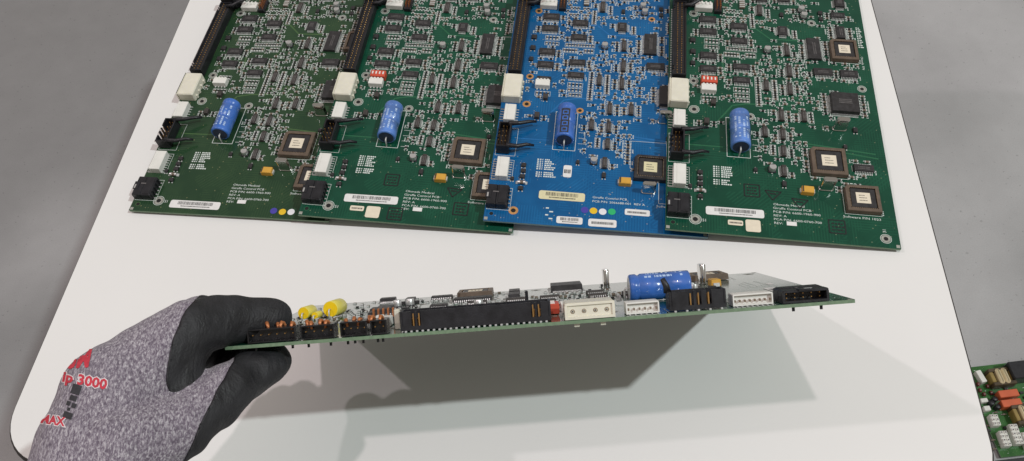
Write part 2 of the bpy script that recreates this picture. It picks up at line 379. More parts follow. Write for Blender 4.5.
def plcc(parent, x, y, w, h, h_z=3.0, label='creamst', bare=False):
    def mk():
        mb = MB(); a, b = w / 2, h / 2; t = min(w, h) * 0.115; c = 1.6
        out = [(-a + c, b), (-a, b - c), (-a, -b), (a, -b), (a, b)]; inn = [(-a + t + c * .6, b - t), (-a + t, b - t - c * .6), (-a + t, -b + t), (a - t, -b + t), (a - t, b - t)]
        m = M['epoxy'] if bare else M['brown']
        n = 5
        o0 = mb.add([(p[0], p[1], 0.3) for p in out]); o1 = mb.add([(p[0] * .985, p[1] * .985, h_z - .25) for p in out]); o2 = mb.add([(p[0] * .96, p[1] * .96, h_z) for p in out])
        i1 = mb.add([(*p, h_z) for p in inn]); i0 = mb.add([(*p, h_z - 1.6) for p in inn])
        for i in range(n):
            j = (i + 1) % n
            for A, B in ((o0, o1), (o1, o2), (o2, i1), (i1, i0)): mb.face((A + j, A + i, B + i, B + j), m)
        mb.face(tuple(i0 + i for i in reversed(range(n))), M['black'])
        # contact slots along the inner rim
        for sx, L_ in ((0, w - 2 * t), (1, h - 2 * t)):
            k = int(L_ / 0.93)
            for i in range(k):
                u = (i - (k - 1) / 2) * 0.93
                for sg in (-1, 1):
                    if sx == 0: mb.box(u - .22, u + .22, sg * (b - t) - .18, sg * (b - t) + .3, h_z - .35, h_z + .05, M['contact'])
                    else: mb.box(sg * (a - t) - .18, sg * (a - t) + .3, u - .22, u + .22, h_z - .35, h_z + .05, M['contact'])
        return mb.mesh('chip_socket')
    o = link('chip_socket', cached(('plcc', round(w, 1), round(h, 1), bare), mk), parent, (x, y, 0))
    t = min(w, h) * 0.115
    def mk2():
        mb = MB(); a, b = w / 2 - t - .45, h / 2 - t - .45
        mb.box(-a, a, -b, b, h_z - 1.5, h_z - .15, M['epoxy'], bev=.3)
        return mb.mesh('chip')
    c = link('chip', cached(('plccc', round(w, 1), round(h, 1)), mk2), o)
    def mk3():
        mb = MB(); a, b = w * .205, h * .20; z = h_z - .14
        mb.box(-a, a, -b, b, z, z + .08, M[label]); r = random.Random(int(w * 10))
        for k, yy in enumerate((b * .45, 0, -b * .5)):
            xx = -a * .6
            while xx < a * (.5 if k else .2):
                l = r.uniform(.25, .7); mb.quad(xx, xx + l, yy - .22, yy + .25, z + .09, M['print']); xx += l + .2
        return mb.mesh('paper_label')
    link('paper_label', cached(('plccl', round(w, 1), round(h, 1), label), mk3), c)
    return o

def box_header(parent, x0, x1, y0, y1, h, nrow, slots, feet=True, name='pin_header', deck=2.0):
    """black shrouded header; slots = list of (y, half width) openings in the outer wall"""
    mb = MB(); w = .8
    mb.box(x0, x1, y0, y1, .5, 2.0, M['black'])
    if deck > 2: mb.box(x0 + w, x1 - w, y0 + w, y1 - w, 2.0, deck, M['black'])
    mb.box(x1 - w, x1, y0 + w, y1 - w, 2.0, h, M['black'], bev=.12)
    mb.box(x0, x1, y0, y0 + w, 2.0, h, M['black'], bev=.12); mb.box(x0, x1, y1 - w, y1, 2.0, h, M['black'], bev=.12)
    cuts = sorted(slots); ya = y0 + w
    for c, hw in cuts:
        mb.box(x0, x0 + w, ya, c - hw, 2.0, h, M['black'], bev=.12); ya = c + hw
    mb.box(x0, x0 + w, ya, y1 - w, 2.0, h, M['black'], bev=.12)
    o = mb.build(name, parent)
    pin = cached(('gpin', nrow > 9), lambda: (lambda b: (b.box(-.24, .24, -.24, .24, 0, 2.3 if nrow > 9 else 3.4, M['gold'], bev=.1), b.mesh('pin'))[1])(MB()))
    pitch = (y1 - y0 - 2 * w - 2.0) / max(1, nrow - 1); xm = (x0 + x1) / 2
    for i in range(nrow):
        for dx in (-.95, .95): link('pin', pin, o, (xm + dx * (1.3 if deck > 2 else 1), y0 + w + 1.0 + i * pitch, deck - (1.5 if deck > 2 else .05)))
    for c, hw in slots:                                  # gilt contacts that show in the openings
        g = MB(); g.box(x0 + .75, x0 + 1.05, c - .22, c + .22, 1.2, h - .9, M['gold']); g.build('contact', o)
    if feet:
        f = cached('foot', lambda: (lambda b: (b.box(-.75, .1, -.42, .42, .03, .55, M['tin'], bev=.15), b.mesh('solder_foot'))[1])(MB()))
        for i in range(nrow): link('solder_foot', f, o, (x0 + .05, y0 + w + 1.0 + i * pitch, 0))
    return o

def molex(parent, x0, x1, y0, y1, h=6.0):
    mb = MB(); w = .9; c = M['cream']
    mb.box(x0 + .7, x1, y0, y1, .25, h, c, bev=.6)
    mb.box(x0, x0 + .7, y0, y1, .25, .25 + w, c); mb.box(x0, x0 + .7, y0, y1, h - w, h - .02, c, bev=.3)
    mb.box(x0, x0 + .7, y0, y0 + w, .25 + w, h - w, c); mb.box(x0, x0 + .7, y1 - w, y1, .25 + w, h - w, c)
    p = (y1 - y0) / 4.4
    for i in range(4):
        yc = (y0 + y1) / 2 + (i - 1.5) * p
        mb.box(x1 - .2, x1 + .8, yc - .7, yc + .7, .3, 2.6, c, bev=.2)
    for yc in (y0 + 4.2, y1 - 4.0): mb.box(x0 + 2, x0 + 3.4, yc - .9, yc + .9, -2.6, .2, c)
    o = mb.build('power_connector', parent)
    def mk():
        b = MB(); b.lathe((-.05, 0, 0), (1, 0, 0), [(0, .8), (-.12, .72), (-.04, .5)], M['contact'], 14); b.cyl((0.05, 0, 0), (-.35, 0, 0), .3, .25, M['black'], 10); return b.mesh('socket_pin')
    for i in range(4): link('socket_pin', cached('mpin', mk), o, (x0 + .72, (y0 + y1) / 2 + (i - 1.5) * p, h / 2))
    return o

def jst(parent, x0, x1, y0, y1, h, n, front=True):
    mb = MB(); w = .45; m = M['white']
    mb.box(x0 + 1.6, x1, y0, y1, .2, h, m, bev=.25)
    mb.box(x0, x0 + 1.6, y0, y1, .2, .2 + w, m); mb.box(x0, x0 + 1.6, y0, y1, h - w, h - .02, m, bev=.2)
    mb.box(x0, x0 + 1.6, y0, y0 + w, .2 + w, h - w, m); mb.box(x0, x0 + 1.6, y1 - w, y1, .2 + w, h - w, m)
    o = mb.build('wire_connector', parent)
    p = cached('jpin', lambda: (lambda b: (b.box(-1.4, .1, -.2, .2, -.5, .3, M['contact']), b.mesh('pin'))[1])(MB()))
    t = cached('jtail', lambda: (lambda b: (b.box(0, 1.5, -.22, .22, .05, .5, M['tin']), b.mesh('solder_tail'))[1])(MB()))
    lg = cached('jleg', lambda: (lambda b: (b.box(-2.6, .05, -.2, .2, .03, .35, M['tin']), b.mesh('contact_leg'))[1])(MB()))
    for i in range(n):
        yc = y0 + (i + .5) * (y1 - y0) / n
        link('pin', p, o, (x0 + 1.62, yc, h / 2 - .2)); link('solder_tail', t, o, (x1, yc, 0)); link('contact_leg', lg, o, (x0, yc, 0))
    return o

def latch_connector(parent, x0, x1, y0, y1, h=4.7):
    mb = MB(); w = .8; m = M['black']
    mb.box(x0 + 5, x1, y0, y1, .2, h, m, bev=.35)
    mb.box(x0, x0 + 5, y0, y1, .2, .2 + w, m); mb.box(x0, x0 + 5, y0, y1 , h - w, h - .02, m, bev=.3)
    mb.box(x0, x0 + 5, y0, y0 + w, .2 + w, h - w, m); mb.box(x0, x0 + 5, y1 - w, y1, .2 + w, h - w, m)
    ym = (y0 + y1) / 2
    mb.box(x0 - .7, x0 + 2.4, ym - 2.6, ym + 2.6, h - .3, h + .35, m, bev=.2)
    mb.box(x1 - 5, x1 - .6, y0 + .7, y1 - .7, h, h + .3, m, bev=.2)
    mb.box(x0 + 3.0, x0 + 6.4, ym + 1.1, ym + 1.8, h - .01, h + .16, M['etch'])
    for i in range(5):
        yc = y0 + 1.2 + i * (y1 - y0 - 2.4) / 4
        mb.box(x1 - .1, x1 + 1.2, yc - .3, yc + .3, .05, .6, M['tin']); mb.box(x1 - .1, x1 + .5, yc - .55, yc + .55, .3, h - .6, m)
    o = mb.build('latch_connector', parent)
    s = MB(); s.box(x0 + .1, x0 + .9, ym - 2.3, ym + .4, h + .35, h + .45, M['alu']); s.build('latch_window', o)
    g = cached('lpin', lambda: (lambda b: (b.box(-2.0, 0, -.17, .17, -.17, .17, M['gold']), b.mesh('pin'))[1])(MB()))
    for i in range(5):
        for r in (0, 1): link('pin', g, o, (x0 + 4.95, y0 + 2.2 + i * (y1 - y0 - 4.4) / 4, 1.7 + r * 1.4))
    pg = MB()
    for yc in (y0 + 2.3, y1 - 4.0): pg.cyl((x0 + 2.0, yc, .2), (x0 + 2.0, yc, -2.9), .55, .5, m, 10)
    pg.build('locating_peg', o)
    return o

def strap(parent, pts, rs):
    mb = MB(); mb.tube(pts, [q * 1.3 for q in rs], M['black'], 7); return mb.build('ejector_arm', parent)

def electrolytic(parent, x, y0, y1, r, stripe=False, sl='sleeve'):
    mb = MB(); L_ = y1 - y0; p = (x, y0, r + .15)
    mb.lathe(p, (0, 1, 0), [(0.0, r * .80), (.05, r * .90), (.35, r * .985), (1.0, r), (L_ * .42, r), (L_ * .43, r * .955), (L_ * .45, r * .955), (L_ * .46, r), (L_ - 4.6, r), (L_ - 3.9, r * .9), (L_ - 3.4, r * .9), (L_ - 2.7, r), (L_ - .7, r * .99), (L_ - .15, r * .92), (L_, r * .8)], M[sl], 32)
    mb.lathe(p, (0, 1, 0), [(.02, 0.001), (.02, r * .81)], M['rubberend'], 32)
    mb.lathe(p, (0, 1, 0), [(L_ - .02, r * .81), (L_ - .02, .001)], M['alu'], 32)
    o = mb.build('electrolytic_capacitor', parent)
    ld = MB(); ld.tube([(x, y0 + .1, r + .1), (x, y0 - 1.4, r + .1), (x, y0 - 2.0, r - .6), (x, y0 - 2.1, 0)], .42, M['tin'], 8); ld.build('lead', o)
    ld = MB(); ld.tube([(x, y1 - .1, r + .1), (x, y1 + 1.2, r + .1), (x, y1 + 1.7, r - .6), (x, y1 + 1.8, 0)], .42, M['tin'], 8); ld.build('lead', o)
    pr = MB(); rr = r + .03
    def patch(a0, a1, t0, t1, m, d=0.0):
        n = 4; q = rr + d
        k = pr.add([(x + q * math.sin(a0 + (a1 - a0) * i / n), yy, r + .15 + q * math.cos(a0 + (a1 - a0) * i / n)) for yy in (y0 + t0, y0 + t1) for i in range(n + 1)])
        for i in range(n): pr.face((k + i, k + i + 1, k + n + 2 + i, k + n + 1 + i), m, True)
    if stripe:
        patch(-.55, .38, 1.5, L_ - 5, M['print'])
        for i in range(4):
            t = 2.2 + i * (L_ - 7.5) / 4; patch(-.38, .22, t, t + 2.9, M['sleeve'], .03); patch(-.26, .10, t + .7, t + 2.2, M['print'], .05)
    else:
        rnd = random.Random(5)
        for a in (-.75, -.35, .1, .5):
            t = 3.0
            while t < L_ - 7:
                l = rnd.uniform(.4, 1.3)
                if rnd.random() < .8: patch(a, a + .2, t, t + l, M['sleevemark'])
                t += l + .35
    pr.build('printed_sleeve_mark', o)
    return o

def film_cap(parent, x, y, L_, r, dx, z=None):
    mb = MB(); z = r + .5 if z is None else z
    d = Vector(dx).normalized(); p = Vector((x, y, z))
    mb.lathe(p, d, [(0, r * .93), (.3, r), (L_ - .3, r), (L_, r * .93)], M['yellow'], 24)
    mb.lathe(p, d, [(.03, .001), (.03, r * .94)], M['yellowend'], 24); mb.lathe(p, d, [(L_ - .03, r * .94), (L_ - .03, .001)], M['yellowend'], 24)
    o = mb.build('film_capacitor', parent)
    for a, b in ((p, -d), (p + d * L_, d)):
        ld = MB(); ld.tube([a, a + b * 1.2, a + b * 1.6 + Vector((0, 0, -.5)), (a.x + b.x * 1.7, a.y + b.y * 1.7, 0)], .3, M['tin'], 7); ld.build('lead', o)
    return o

def crystal(parent, x, y, h=9.0):
    def mk():
        mb = MB(); w, d = 3.6, 1.35
        pts = []
        for cx, a0 in ((w - d, -90), (-(w - d), 90)):
            for i in range(9): a = R(a0 + i * 22.5); pts.append((cx + d * math.cos(a), d * math.sin(a)))
        base = [(p[0] * 1.08, p[1] * 1.2) for p in pts]
        mb.prism(base, .2, .7, M['steel'])
        n = len(pts); a = mb.add([(*p, .7) for p in pts]); b = mb.add([(*p, h - .4) for p in pts]); c = mb.add([(p[0] * .95, p[1] * .8, h) for p in pts])
        for A, B in ((a, b), (b, c)):
            for i in range(n): mb.face((A + i, A + (i + 1) % n, B + (i + 1) % n, B + i), M['steel'], True)
        k = mb.add([mb.v[c + i] for i in range(n)]); mb.face(tuple(k + i for i in range(n)), M['steel'])
        return mb.mesh('crystal_can')
    return link('crystal_can', cached(('xtal', h), mk), parent, (x, y, 0))

def tantalum(parent, x, y, w=6.4, h=4.4):
    def mk():
        mb = MB(); mb.box(-w / 2, w / 2, -h / 2, h / 2, .15, 3.0, M['tant'], bev=.3, taper=.1)
        for s in (-1, 1): mb.box(s * w / 2 - (.02 if s > 0 else .55), s * w / 2 + (.55 if s > 0 else .02), -h * .3, h * .3, .03, 1.5, M['tin'])
        mb.quad(-w * .45, -w * .33, -h * .42, h * .42, 3.01, M['iron']); return mb.mesh('tantalum_capacitor')
    return link('tantalum_capacitor', cached(('tant', w, h), mk), parent, (x, y, 0))

def can(parent, x, y, r=1.9, h=3.4):
    def mk():
        mb = MB(); q = r * 1.08; mb.box(-q, q, -q, q, .1, .75, M['black'], bev=.2)
        mb.lathe((0, 0, .7), (0, 0, 1), [(0, r * .96), (.5, r), (h - 1.0, r), (h - .75, r * .93)], M['alu'], 18)
        mb.disc(0, 0, r * .935, h - .05, M['alu'], 18)
        mb.poly([(r * .9 * math.cos(R(a)), r * .9 * math.sin(R(a))) for a in range(50, 135, 12)], h - .03, M['resist'])
        for s in (-1, 1): mb.box(-.4, .4, s * q - .4, s * q + .4, .02, .14, M['tin'])
        return mb.mesh('can_capacitor')
    return link('can_capacitor', cached(('can', r, h), mk), parent, (x, y, 0))

def sot(parent, x, y, w, h, m='epoxy', hz=1.3, rot=0.0):
    def mk():
        mb = MB(); mb.box(-w * .36, w * .36, -h * .36, h * .36, .1, hz, M[m], bev=.18)
        for sx, sy in ((-1, -1), (1, -1), (0, 1)): mb.box(sx * w * .25 - .3, sx * w * .25 + .3, sy * h * .5 - .35, sy * h * .5 + .35, .02, .3, M['tin'])
        return mb.mesh('transistor')
    return link('transistor', cached(('sot', round(w, 1), round(h, 1), m), mk), parent, (x, y, 0), rot)

def resistor_array(parent, x, y, w, h, vert):
    L_, d = (h, w) if vert else (w, h)
    def mk():
        mb = MB(); n = max(3, int(L_ / 1.75)); p = L_ / n; dd = max(d, 2.4)
        for i in range(n):
            u = (i - (n - 1) / 2) * p
            mb.box(u - .62, u + .62, -dd * .5, -dd * .2, .03, .55, M['tin'], bev=.12); mb.box(u - .62, u + .62, dd * .2, dd * .5, .03, .55, M['tin'], bev=.12)
            mb.box(u - .55, u + .55, -dd * .22, dd * .22, .03, .62, M['resist'] if i % 4 else M['ceram'])
        mb.rect(-L_ / 2 - .2, L_ / 2 + .2, -dd / 2 - .25, dd / 2 + .25, .16, .07, M['silk'])
        return mb.mesh('resistor_array')
    return link('resistor_array', cached(('ra', round(L_, 1), round(d, 1)), mk), parent, (x, y, 0), R(90) if vert else 0)

def smd_mesh(kind):
    def mk():
        mb = MB(); b = M['resist'] if kind == 'resistor' else M['ceram']; hz = .6 if kind == 'resistor' else .95
        for s in (-1, 1): mb.box(s * .72 - .02 if s > 0 else -1.25, 1.25 if s > 0 else -.70, -.66, .66, .03, hz + .04, M['tin'], bev=.14)
        mb.box(-.74, .74, -.58, .58, .05, hz, b)
        return mb.mesh(kind)
    return cached(('smd', kind), mk)

def plated_hole(parent, x, y, r=2.2, copper=False):
    mb = MB(); mb.ring(x, y, r * .5, r, .05, M['copper'] if copper else M['tinring'], 24); mb.disc(x, y, r * .52, .035, M['hole'], 20)
    mb.ring(x, y, r * 1.12, r * 1.22, .04, M['silk'], 24) if not copper else None
    return mb.build('plated_hole', parent)

def sticker(parent, x, y, w, h, m='sticker', kind='barcode', rot=0.0, name='paper_sticker', seed=1):
    mb = MB(); r = min(w, h) * (.22 if kind != 'plain' else .14); a, b = w / 2, h / 2; pts = []
    for cx, cy, a0 in ((a - r, b - r, 0), (-a + r, b - r, 90), (-a + r, -b + r, 180), (a - r, -b + r, 270)):
        for i in range(5): t = R(a0 + i * 22.5); pts.append((cx + r * math.cos(t), cy + r * math.sin(t)))
    mb.prism(pts, .06, .14, M[m]); rnd = random.Random(seed)
    if kind == 'barcode':
        xx = -a * .7
        while xx < a * .7:
            l = rnd.choice((.13, .13, .25, .36)); mb.quad(xx, xx + l, -b * .12, b * .72, .15, M['print']); xx += l + rnd.choice((.16, .16, .3))
        xx = -a * .55
        while xx < a * .6: l = rnd.uniform(.2, .6); mb.quad(xx, xx + l, -b * .62, -b * .36, .15, M['print']); xx += l + .18
    elif kind == 'line':
        xx = -a * .78
        while xx < a * .75: l = rnd.uniform(.2, .55); mb.quad(xx, xx + l, -b * .35, b * .3, .15, M['print']); xx += l + .2
    return mb.build(name, parent, (x, y, 0), rot)

def dot(parent, x, y, m):
    mb = MB(); mb.lathe((0, 0, .06), (0, 0, 1), [(0, 2.0), (.08, 2.0)], M[m], 24); mb.disc(0, 0, 2.0, .14, M[m], 24)
    return mb.build('dot_sticker', parent, (x, y, 0))

# ------------------------------------------------------------------ the layout, in board coordinates (origin: lower left corner, y up the long side)
LAY = [('soic_h',23.1,156.5,10.3,7.3),('soic_h',23.1,145.9,10.2,7.2),('soic_h',23.0,125.4,9.9,7.1),('soic_h',22.9,114.4,9.8,6.9),('soic_h',41.5,152.1,9.8,7.1),
('soic_h',41.4,139.4,9.7,6.9),('soic_h',41.8,117.8,9.8,6.5),('soic_h',41.6,107.2,9.7,6.4),('soic_h',101.4,167.3,8.4,6.3),('soic_h',88.2,118.3,10.8,7.3),
('soic_h',103.0,118.2,10.0,7.3),('soic_h',103.1,49.0,10.4,6.5),('soic_h',70.0,178.6,7.4,5.6),('soic_h',56.5,177.4,6.8,4.7),('qfp_s',67.3,150.7,7.6,9.6),
('soic_v',54.5,168.0,4.6,9.1),('soic_v',68.9,134.2,4.2,8.4),('soic_v',101.5,152.4,7.1,10.0),('soic_v',84.7,137.0,9.6,17.2),('soic_v',69.1,117.4,4.3,8.9),
('soic_v',68.7,102.9,4.1,8.6),('soic_v',55.4,104.6,4.0,7.9),('soic_v',74.8,82.8,4.1,7.8),('soic_v',62.6,82.6,4.0,8.2),('soic_v',62.5,68.7,4.0,7.6),
('soic_v',62.3,56.6,4.0,7.4),('soic_v',52.9,69.5,4.1,7.3),('soic_v',61.4,43.0,4.0,7.5),('qfp_t',103.4,178.3,7.7,9.3),
('plcc',101.6,136.6,15.7,16.6),('plcc',85.0,50.9,18.6,18.2),('plcc',100.0,27.9,17.4,16.8),('qfp',97.8,94.0,17.1,16.4),('crystal',93.2,75.8),('crystal',82.4,33.9),
('tant',72.7,30.8),('can',57.3,133.1),('can',55.3,43.6),('can',79.6,170.4),('can',80.9,165.0),('coil',25.1,88.2,3.9,5.0),('coil',21.4,73.6,3.9,5.4),('sot',67.6,165.2,3.0,4.5),
('sot',91.0,168.9,3.6,4.2),('sot',91.2,163.6,3.2,4.0),('sot',101.8,75.8,3.2,4.4),('sot',95.2,63.1,2.7,3.5),('sot',46.7,42.4,2.6,3.4),('sot',61.2,34.6,3.1,4.6),('tr',17.7,37.7,3.8,3.4),
('tr',17.7,33.8,3.8,3.4),('tr',17.6,30.0,3.8,3.4),('tr',17.6,22.1,3.8,3.4),('tr',12.4,28.1,2.6,3.0),('tr',14.0,138.0,4.4,4.6),('tr',14.0,128.5,4.4,4.6),('tr',14.0,119.0,3.6,4.2),('dio',17.6,25.8,5.7,2.6),
('rn_h',25.2,138.5,8.3,3.4),('rn_h',25.1,133.6,8.3,2.5),('rn_h',36.8,128.4,8.8,3.3),('rn_h',47.8,128.6,5.8,3.3),('rn_h',42.4,133.3,17.7,2.1),('rn_h',41.6,100.2,8.5,3.1),
('rn_h',41.5,96.0,8.4,2.6),('rn_h',42.0,92.2,7.3,2.3),('rn_h',23.1,91.9,8.5,3.1),('rn_v',50.8,100.2,2.8,22.7),('rn_v',60.2,102.0,2.8,15.8),('rn_v',49.8,158.8,2.4,12.5),
('rn_v',59.5,166.0,2.4,8.2),('rn_v',74.5,148.9,1.8,7.0),('rn_v',78.8,82.9,2.2,8.2),('rn_v',56.8,57.5,2.7,7.0),('ring',14.5,105.0,2.2),('ring',14.7,83.0,2.4),('ring',45.6,80.6,2.1),
('ring',14.7,162.1,2.3),('ring',85.4,160.2,2.1),('ring',109.3,107.9,2.1),('ring',15.1,7.6,2.6),('ring',109.3,5.5,2.3),('hole',3.8,4.6,1.1),
('dip_red',22.9,103.6,9.1,5.0),('dip_white',22.6,97.8,8.5,4.8),('sw_white',20.5,166.6,10.6,5.4),('hdrpin',29.3,168.0,4.6,10.5),('resn',44.2,172.3,3.1,7.0)]

W, H = 116.0, 219.0

def silk_mesh(kind, occ, smds, ymax):
    mb = MB(); Z = .07; m = M['silk']; rnd = random.Random(21)
    for t in LAY:                                        # outlines and pin-one marks round the parts
        if t[2] > ymax: continue
        if t[0] in ('soic_h', 'soic_v', 'qfp', 'qfp_s', 'qfp_t', 'plcc'):
            x, y, w, h = t[1:5]; e = .5
            if t[0] == 'plcc': mb.rect(x - w / 2 - e, x + w / 2 + e, y - h / 2 - e, y + h / 2 + e, .2, Z, m)
            else:
                mb.line((x - w / 2 - e, y - h * .3), (x - w / 2 - e, y + h * .3), .2, Z, m); mb.line((x + w / 2 + e, y - h * .3), (x + w / 2 + e, y + h * .3), .2, Z, m)
            for k in range(3): mb.quad(x + w / 2 + .9 + k * .0, x + w / 2 + 1.5, y - h / 2 + k * 1.1, y - h / 2 + k * 1.1 + .6, Z, m)
    for (x, y, v) in smds:                               # each small part has its corner marks and a designator
        a, b = (.95, 1.75) if v else (1.75, .95)
        for sx in (-1, 1):
            for sy in (-1, 1):
                if rnd.random() < .9:
                    mb.line((x + sx * a, y + sy * b), (x + sx * a * .45, y + sy * b), .27, Z, m); mb.line((x + sx * a, y + sy * b), (x + sx * a, y + sy * b * .45), .27, Z, m)
        if rnd.random() < .7:
            dx = rnd.choice((-1, 1)) * (a + 1.0)
            for k in range(3): mb.quad(x + dx - .35, x + dx + .35, y - 1.2 + k * .9, y - 1.2 + k * .9 + .5, Z, m)
    mb.rect(32.2, 44.6, 50.6, 78.6, .3, Z, m)            # capacitor outline
    for x0, x1, y0, y1 in ((.8, 13.2, 7.4, 21.8), (1, 12, 27, 41), (1, 12, 44, 64)): mb.rect(x0, x1, y0, y1, .2, Z, m)
    for yy in (64, 60, 56): mb.line((46, yy), (50, yy), .22, Z, m)
    mb.line((49.5, 60), (49.5, 64), .22, Z, m); mb.line((46.2, 52), (49, 52), .22, Z, m)
    # legend block beside the lower left connectors: rows too small to read
    for k in range(9):
        yy = 42.6 - k * 1.32 - (1.0 if k > 5 else 0); xx = 24.6
        mb.quad(xx, xx + 1.0, yy, yy + .8, Z, m); mb.quad(xx + 1.5, xx + 2.2, yy, yy + .8, Z, m); mb.quad(xx + 2.8, xx + 3.2, yy, yy + .8, Z, m)
        xx += 4.2; end = 35.0 - rnd.random() * 4
        while xx < end: l = rnd.uniform(.5, 1.1); mb.quad(xx, xx + l, yy, yy + .85, Z, m); xx += l + .3
    for k in range(12): mb.quad(111.2, 112.0, 158 - k * 1.5, 158.8 - k * 1.5, Z, m); mb.quad(112.4, 113.2 + (k % 3) * .5, 158 - k * 1.5, 158.7 - k * 1.5, Z, m)
    for x in (105.6, 107.2): mb.quad(x, x + .7, 140, 160, Z, m) if False else None
    if kind == 'blue':
        mb.text('Giraffe Control PCB', 56.0, 19.4, 1.9, Z, m, 0, 'LEFT', 1.15); mb.text('PCB P/N: 2066688-001  REV A', 56.0, 16.8, 1.9, Z, m, 0, 'LEFT', 1.15)
        for k in range(4): mb.quad(32.0 + (k % 2) * 2.0, 33.6 + (k % 2) * 2.4, 10.4 - k * 2.2, 11.2 - k * 2.2, Z, m)
    else:
        for k, t in enumerate(('Ohmeda Medical', 'Giraffe Control PCB', 'PCB P/N: 6600-1960-900', 'REV: A', 'PCA P/N: 6600-0760-700', 'REV:')):
            mb.text(t, 54.6 + (0 if k else .3), 20.6 - k * 2.35, 1.9, Z, m, 0, 'LEFT', 1.22)
        mb.box(61.0, 66.0, 8.6, 11.0, .05, .09, M['sticker'])
        mb.text('S1', 18.6, 6.6, 2.4, Z, m); mb.text('31', 109.9, 9.0, 2.4, Z, m, R(90))
    mb.text('Software P/N 1023', 89.6, 16.6, 1.95, Z, m, R(-1), 'LEFT', 1.25)
    mb.text('Ohmeda  P/N', 111.4, 134, 1.9, Z, m, R(-90))
    mb.box(.4, 2.2, .5, 2.3, .04, .08, M['tinring']); mb.box(W - 2.2, W - .4, .5, 2.3, .04, .08, M['tinring'])
    return mb

def stamp_square(mb, x, y, w, rnd):
    mb.rect(x - w / 2, x + w / 2, y - w / 2, y + w / 2, .75, .075, M['ink'])
    for k in range(3):
        xx = x - w * .33
        while xx < x + w * .3: l = rnd.uniform(.5, 1.6); mb.quad(xx, xx + l, y + (1 - k) * w * .24 - .55, y + (1 - k) * w * .24 + .45, .075, M['ink']); xx += l + .4
def stamp_tri(mb, x, y, w):
    p = [(x - w * .55, y + w * .35), (x + w * .6, y + w * .28), (x - w * .05, y - w * .5)]
    for a, b in zip(p, p[1:] + p[:1]): mb.line(a, b, .75, .075, M['ink'])
    mb.line((x - w * .25, y + w * .1), (x + w * .25, y + w * .06), .9, .075, M['ink'])

def smd_plan():
    occ = []
    for t in LAY:
        if t[0] in ('ring', 'hole'): occ.append((t[1] - 2.6, t[1] + 2.6, t[2] - 2.6, t[2] + 2.6)); continue
        w, h = (t[3], t[4]) if len(t) > 3 else ((8.5, 6) if t[0] in ('crystal', 'tant') else (5, 5))
        occ.append((t[1] - w / 2 - .5, t[1] + w / 2 + .5, t[2] - h / 2 - .5, t[2] + h / 2 + .5))
    occ += [(0, 13, 0, 220), (31, 46, 48, 80), (14, 50, -1, 47.5), (14, 32, 47, 70), (50, 80, -1, 28), (80, 116, -1, 18), (110.5, 116, 0, 219), (13, 31, 76, 87), (76, 110, 55, 73), (50, 60, 140, 150), (28, 45, 80, 90),
            (95, 110.5, 60, 84), (74, 88, 16, 32), (40, 50, 84, 91), (76, 86, 146, 158)]
    rnd = random.Random(11); out = []
    def ok(x, y, v, gap=.12):
        a, b = (.75, 1.35) if v else (1.35, .75)
        return all(x + a + gap < o[0] or x - a - gap > o[1] or y + b + gap < o[2] or y - b - gap > o[3] for o in occ)
    def put(x, y, v):
        if ok(x, y, v):
            a, b = (.75, 1.35) if v else (1.35, .75); occ.append((x - a - .3, x + a + .3, y - b - .3, y + b + .3)); out.append((x, y, v)); return True
    for t in LAY:                                        # columns beside the chips, as decoupling parts stand
        if t[0] in ('soic_h', 'soic_v', 'qfp_s', 'qfp', 'plcc', 'coil', 'can'):
            x, y = t[1], t[2]; w, h = (t[3], t[4]) if len(t) > 3 else (5, 5)
            for sx in (-1, 1):
                for k in range(int(h / 2.0)):
                    if rnd.random() < .85: put(x + sx * (w / 2 + 2.1), y - h / 2 + .9 + k * 2.1, False)
            for k in range(int(w / 3)):
                for sy in (-1, 1):
                    if rnd.random() < .6: put(x - w / 2 + 1.6 + k * 3.1, y + sy * (h / 2 + 1.6), False)
    for gx in range(0, 40):                              # dense grid near the top
        for gy in range(0, 9):
            if rnd.random() < .8: put(33 + (gx % 7) * 2.1, 160 + gy * 3.1, True)
    n = 0
    while n < 1500:
        n += 1; x, y = rnd.uniform(14, 82 if rnd.random() < .8 else 110), rnd.uniform(49, 214)
        put(round(x / 1.55) * 1.55, round(y / 1.55) * 1.55, rnd.random() < .5)
    return occ, out
OCC, SMDS = smd_plan()

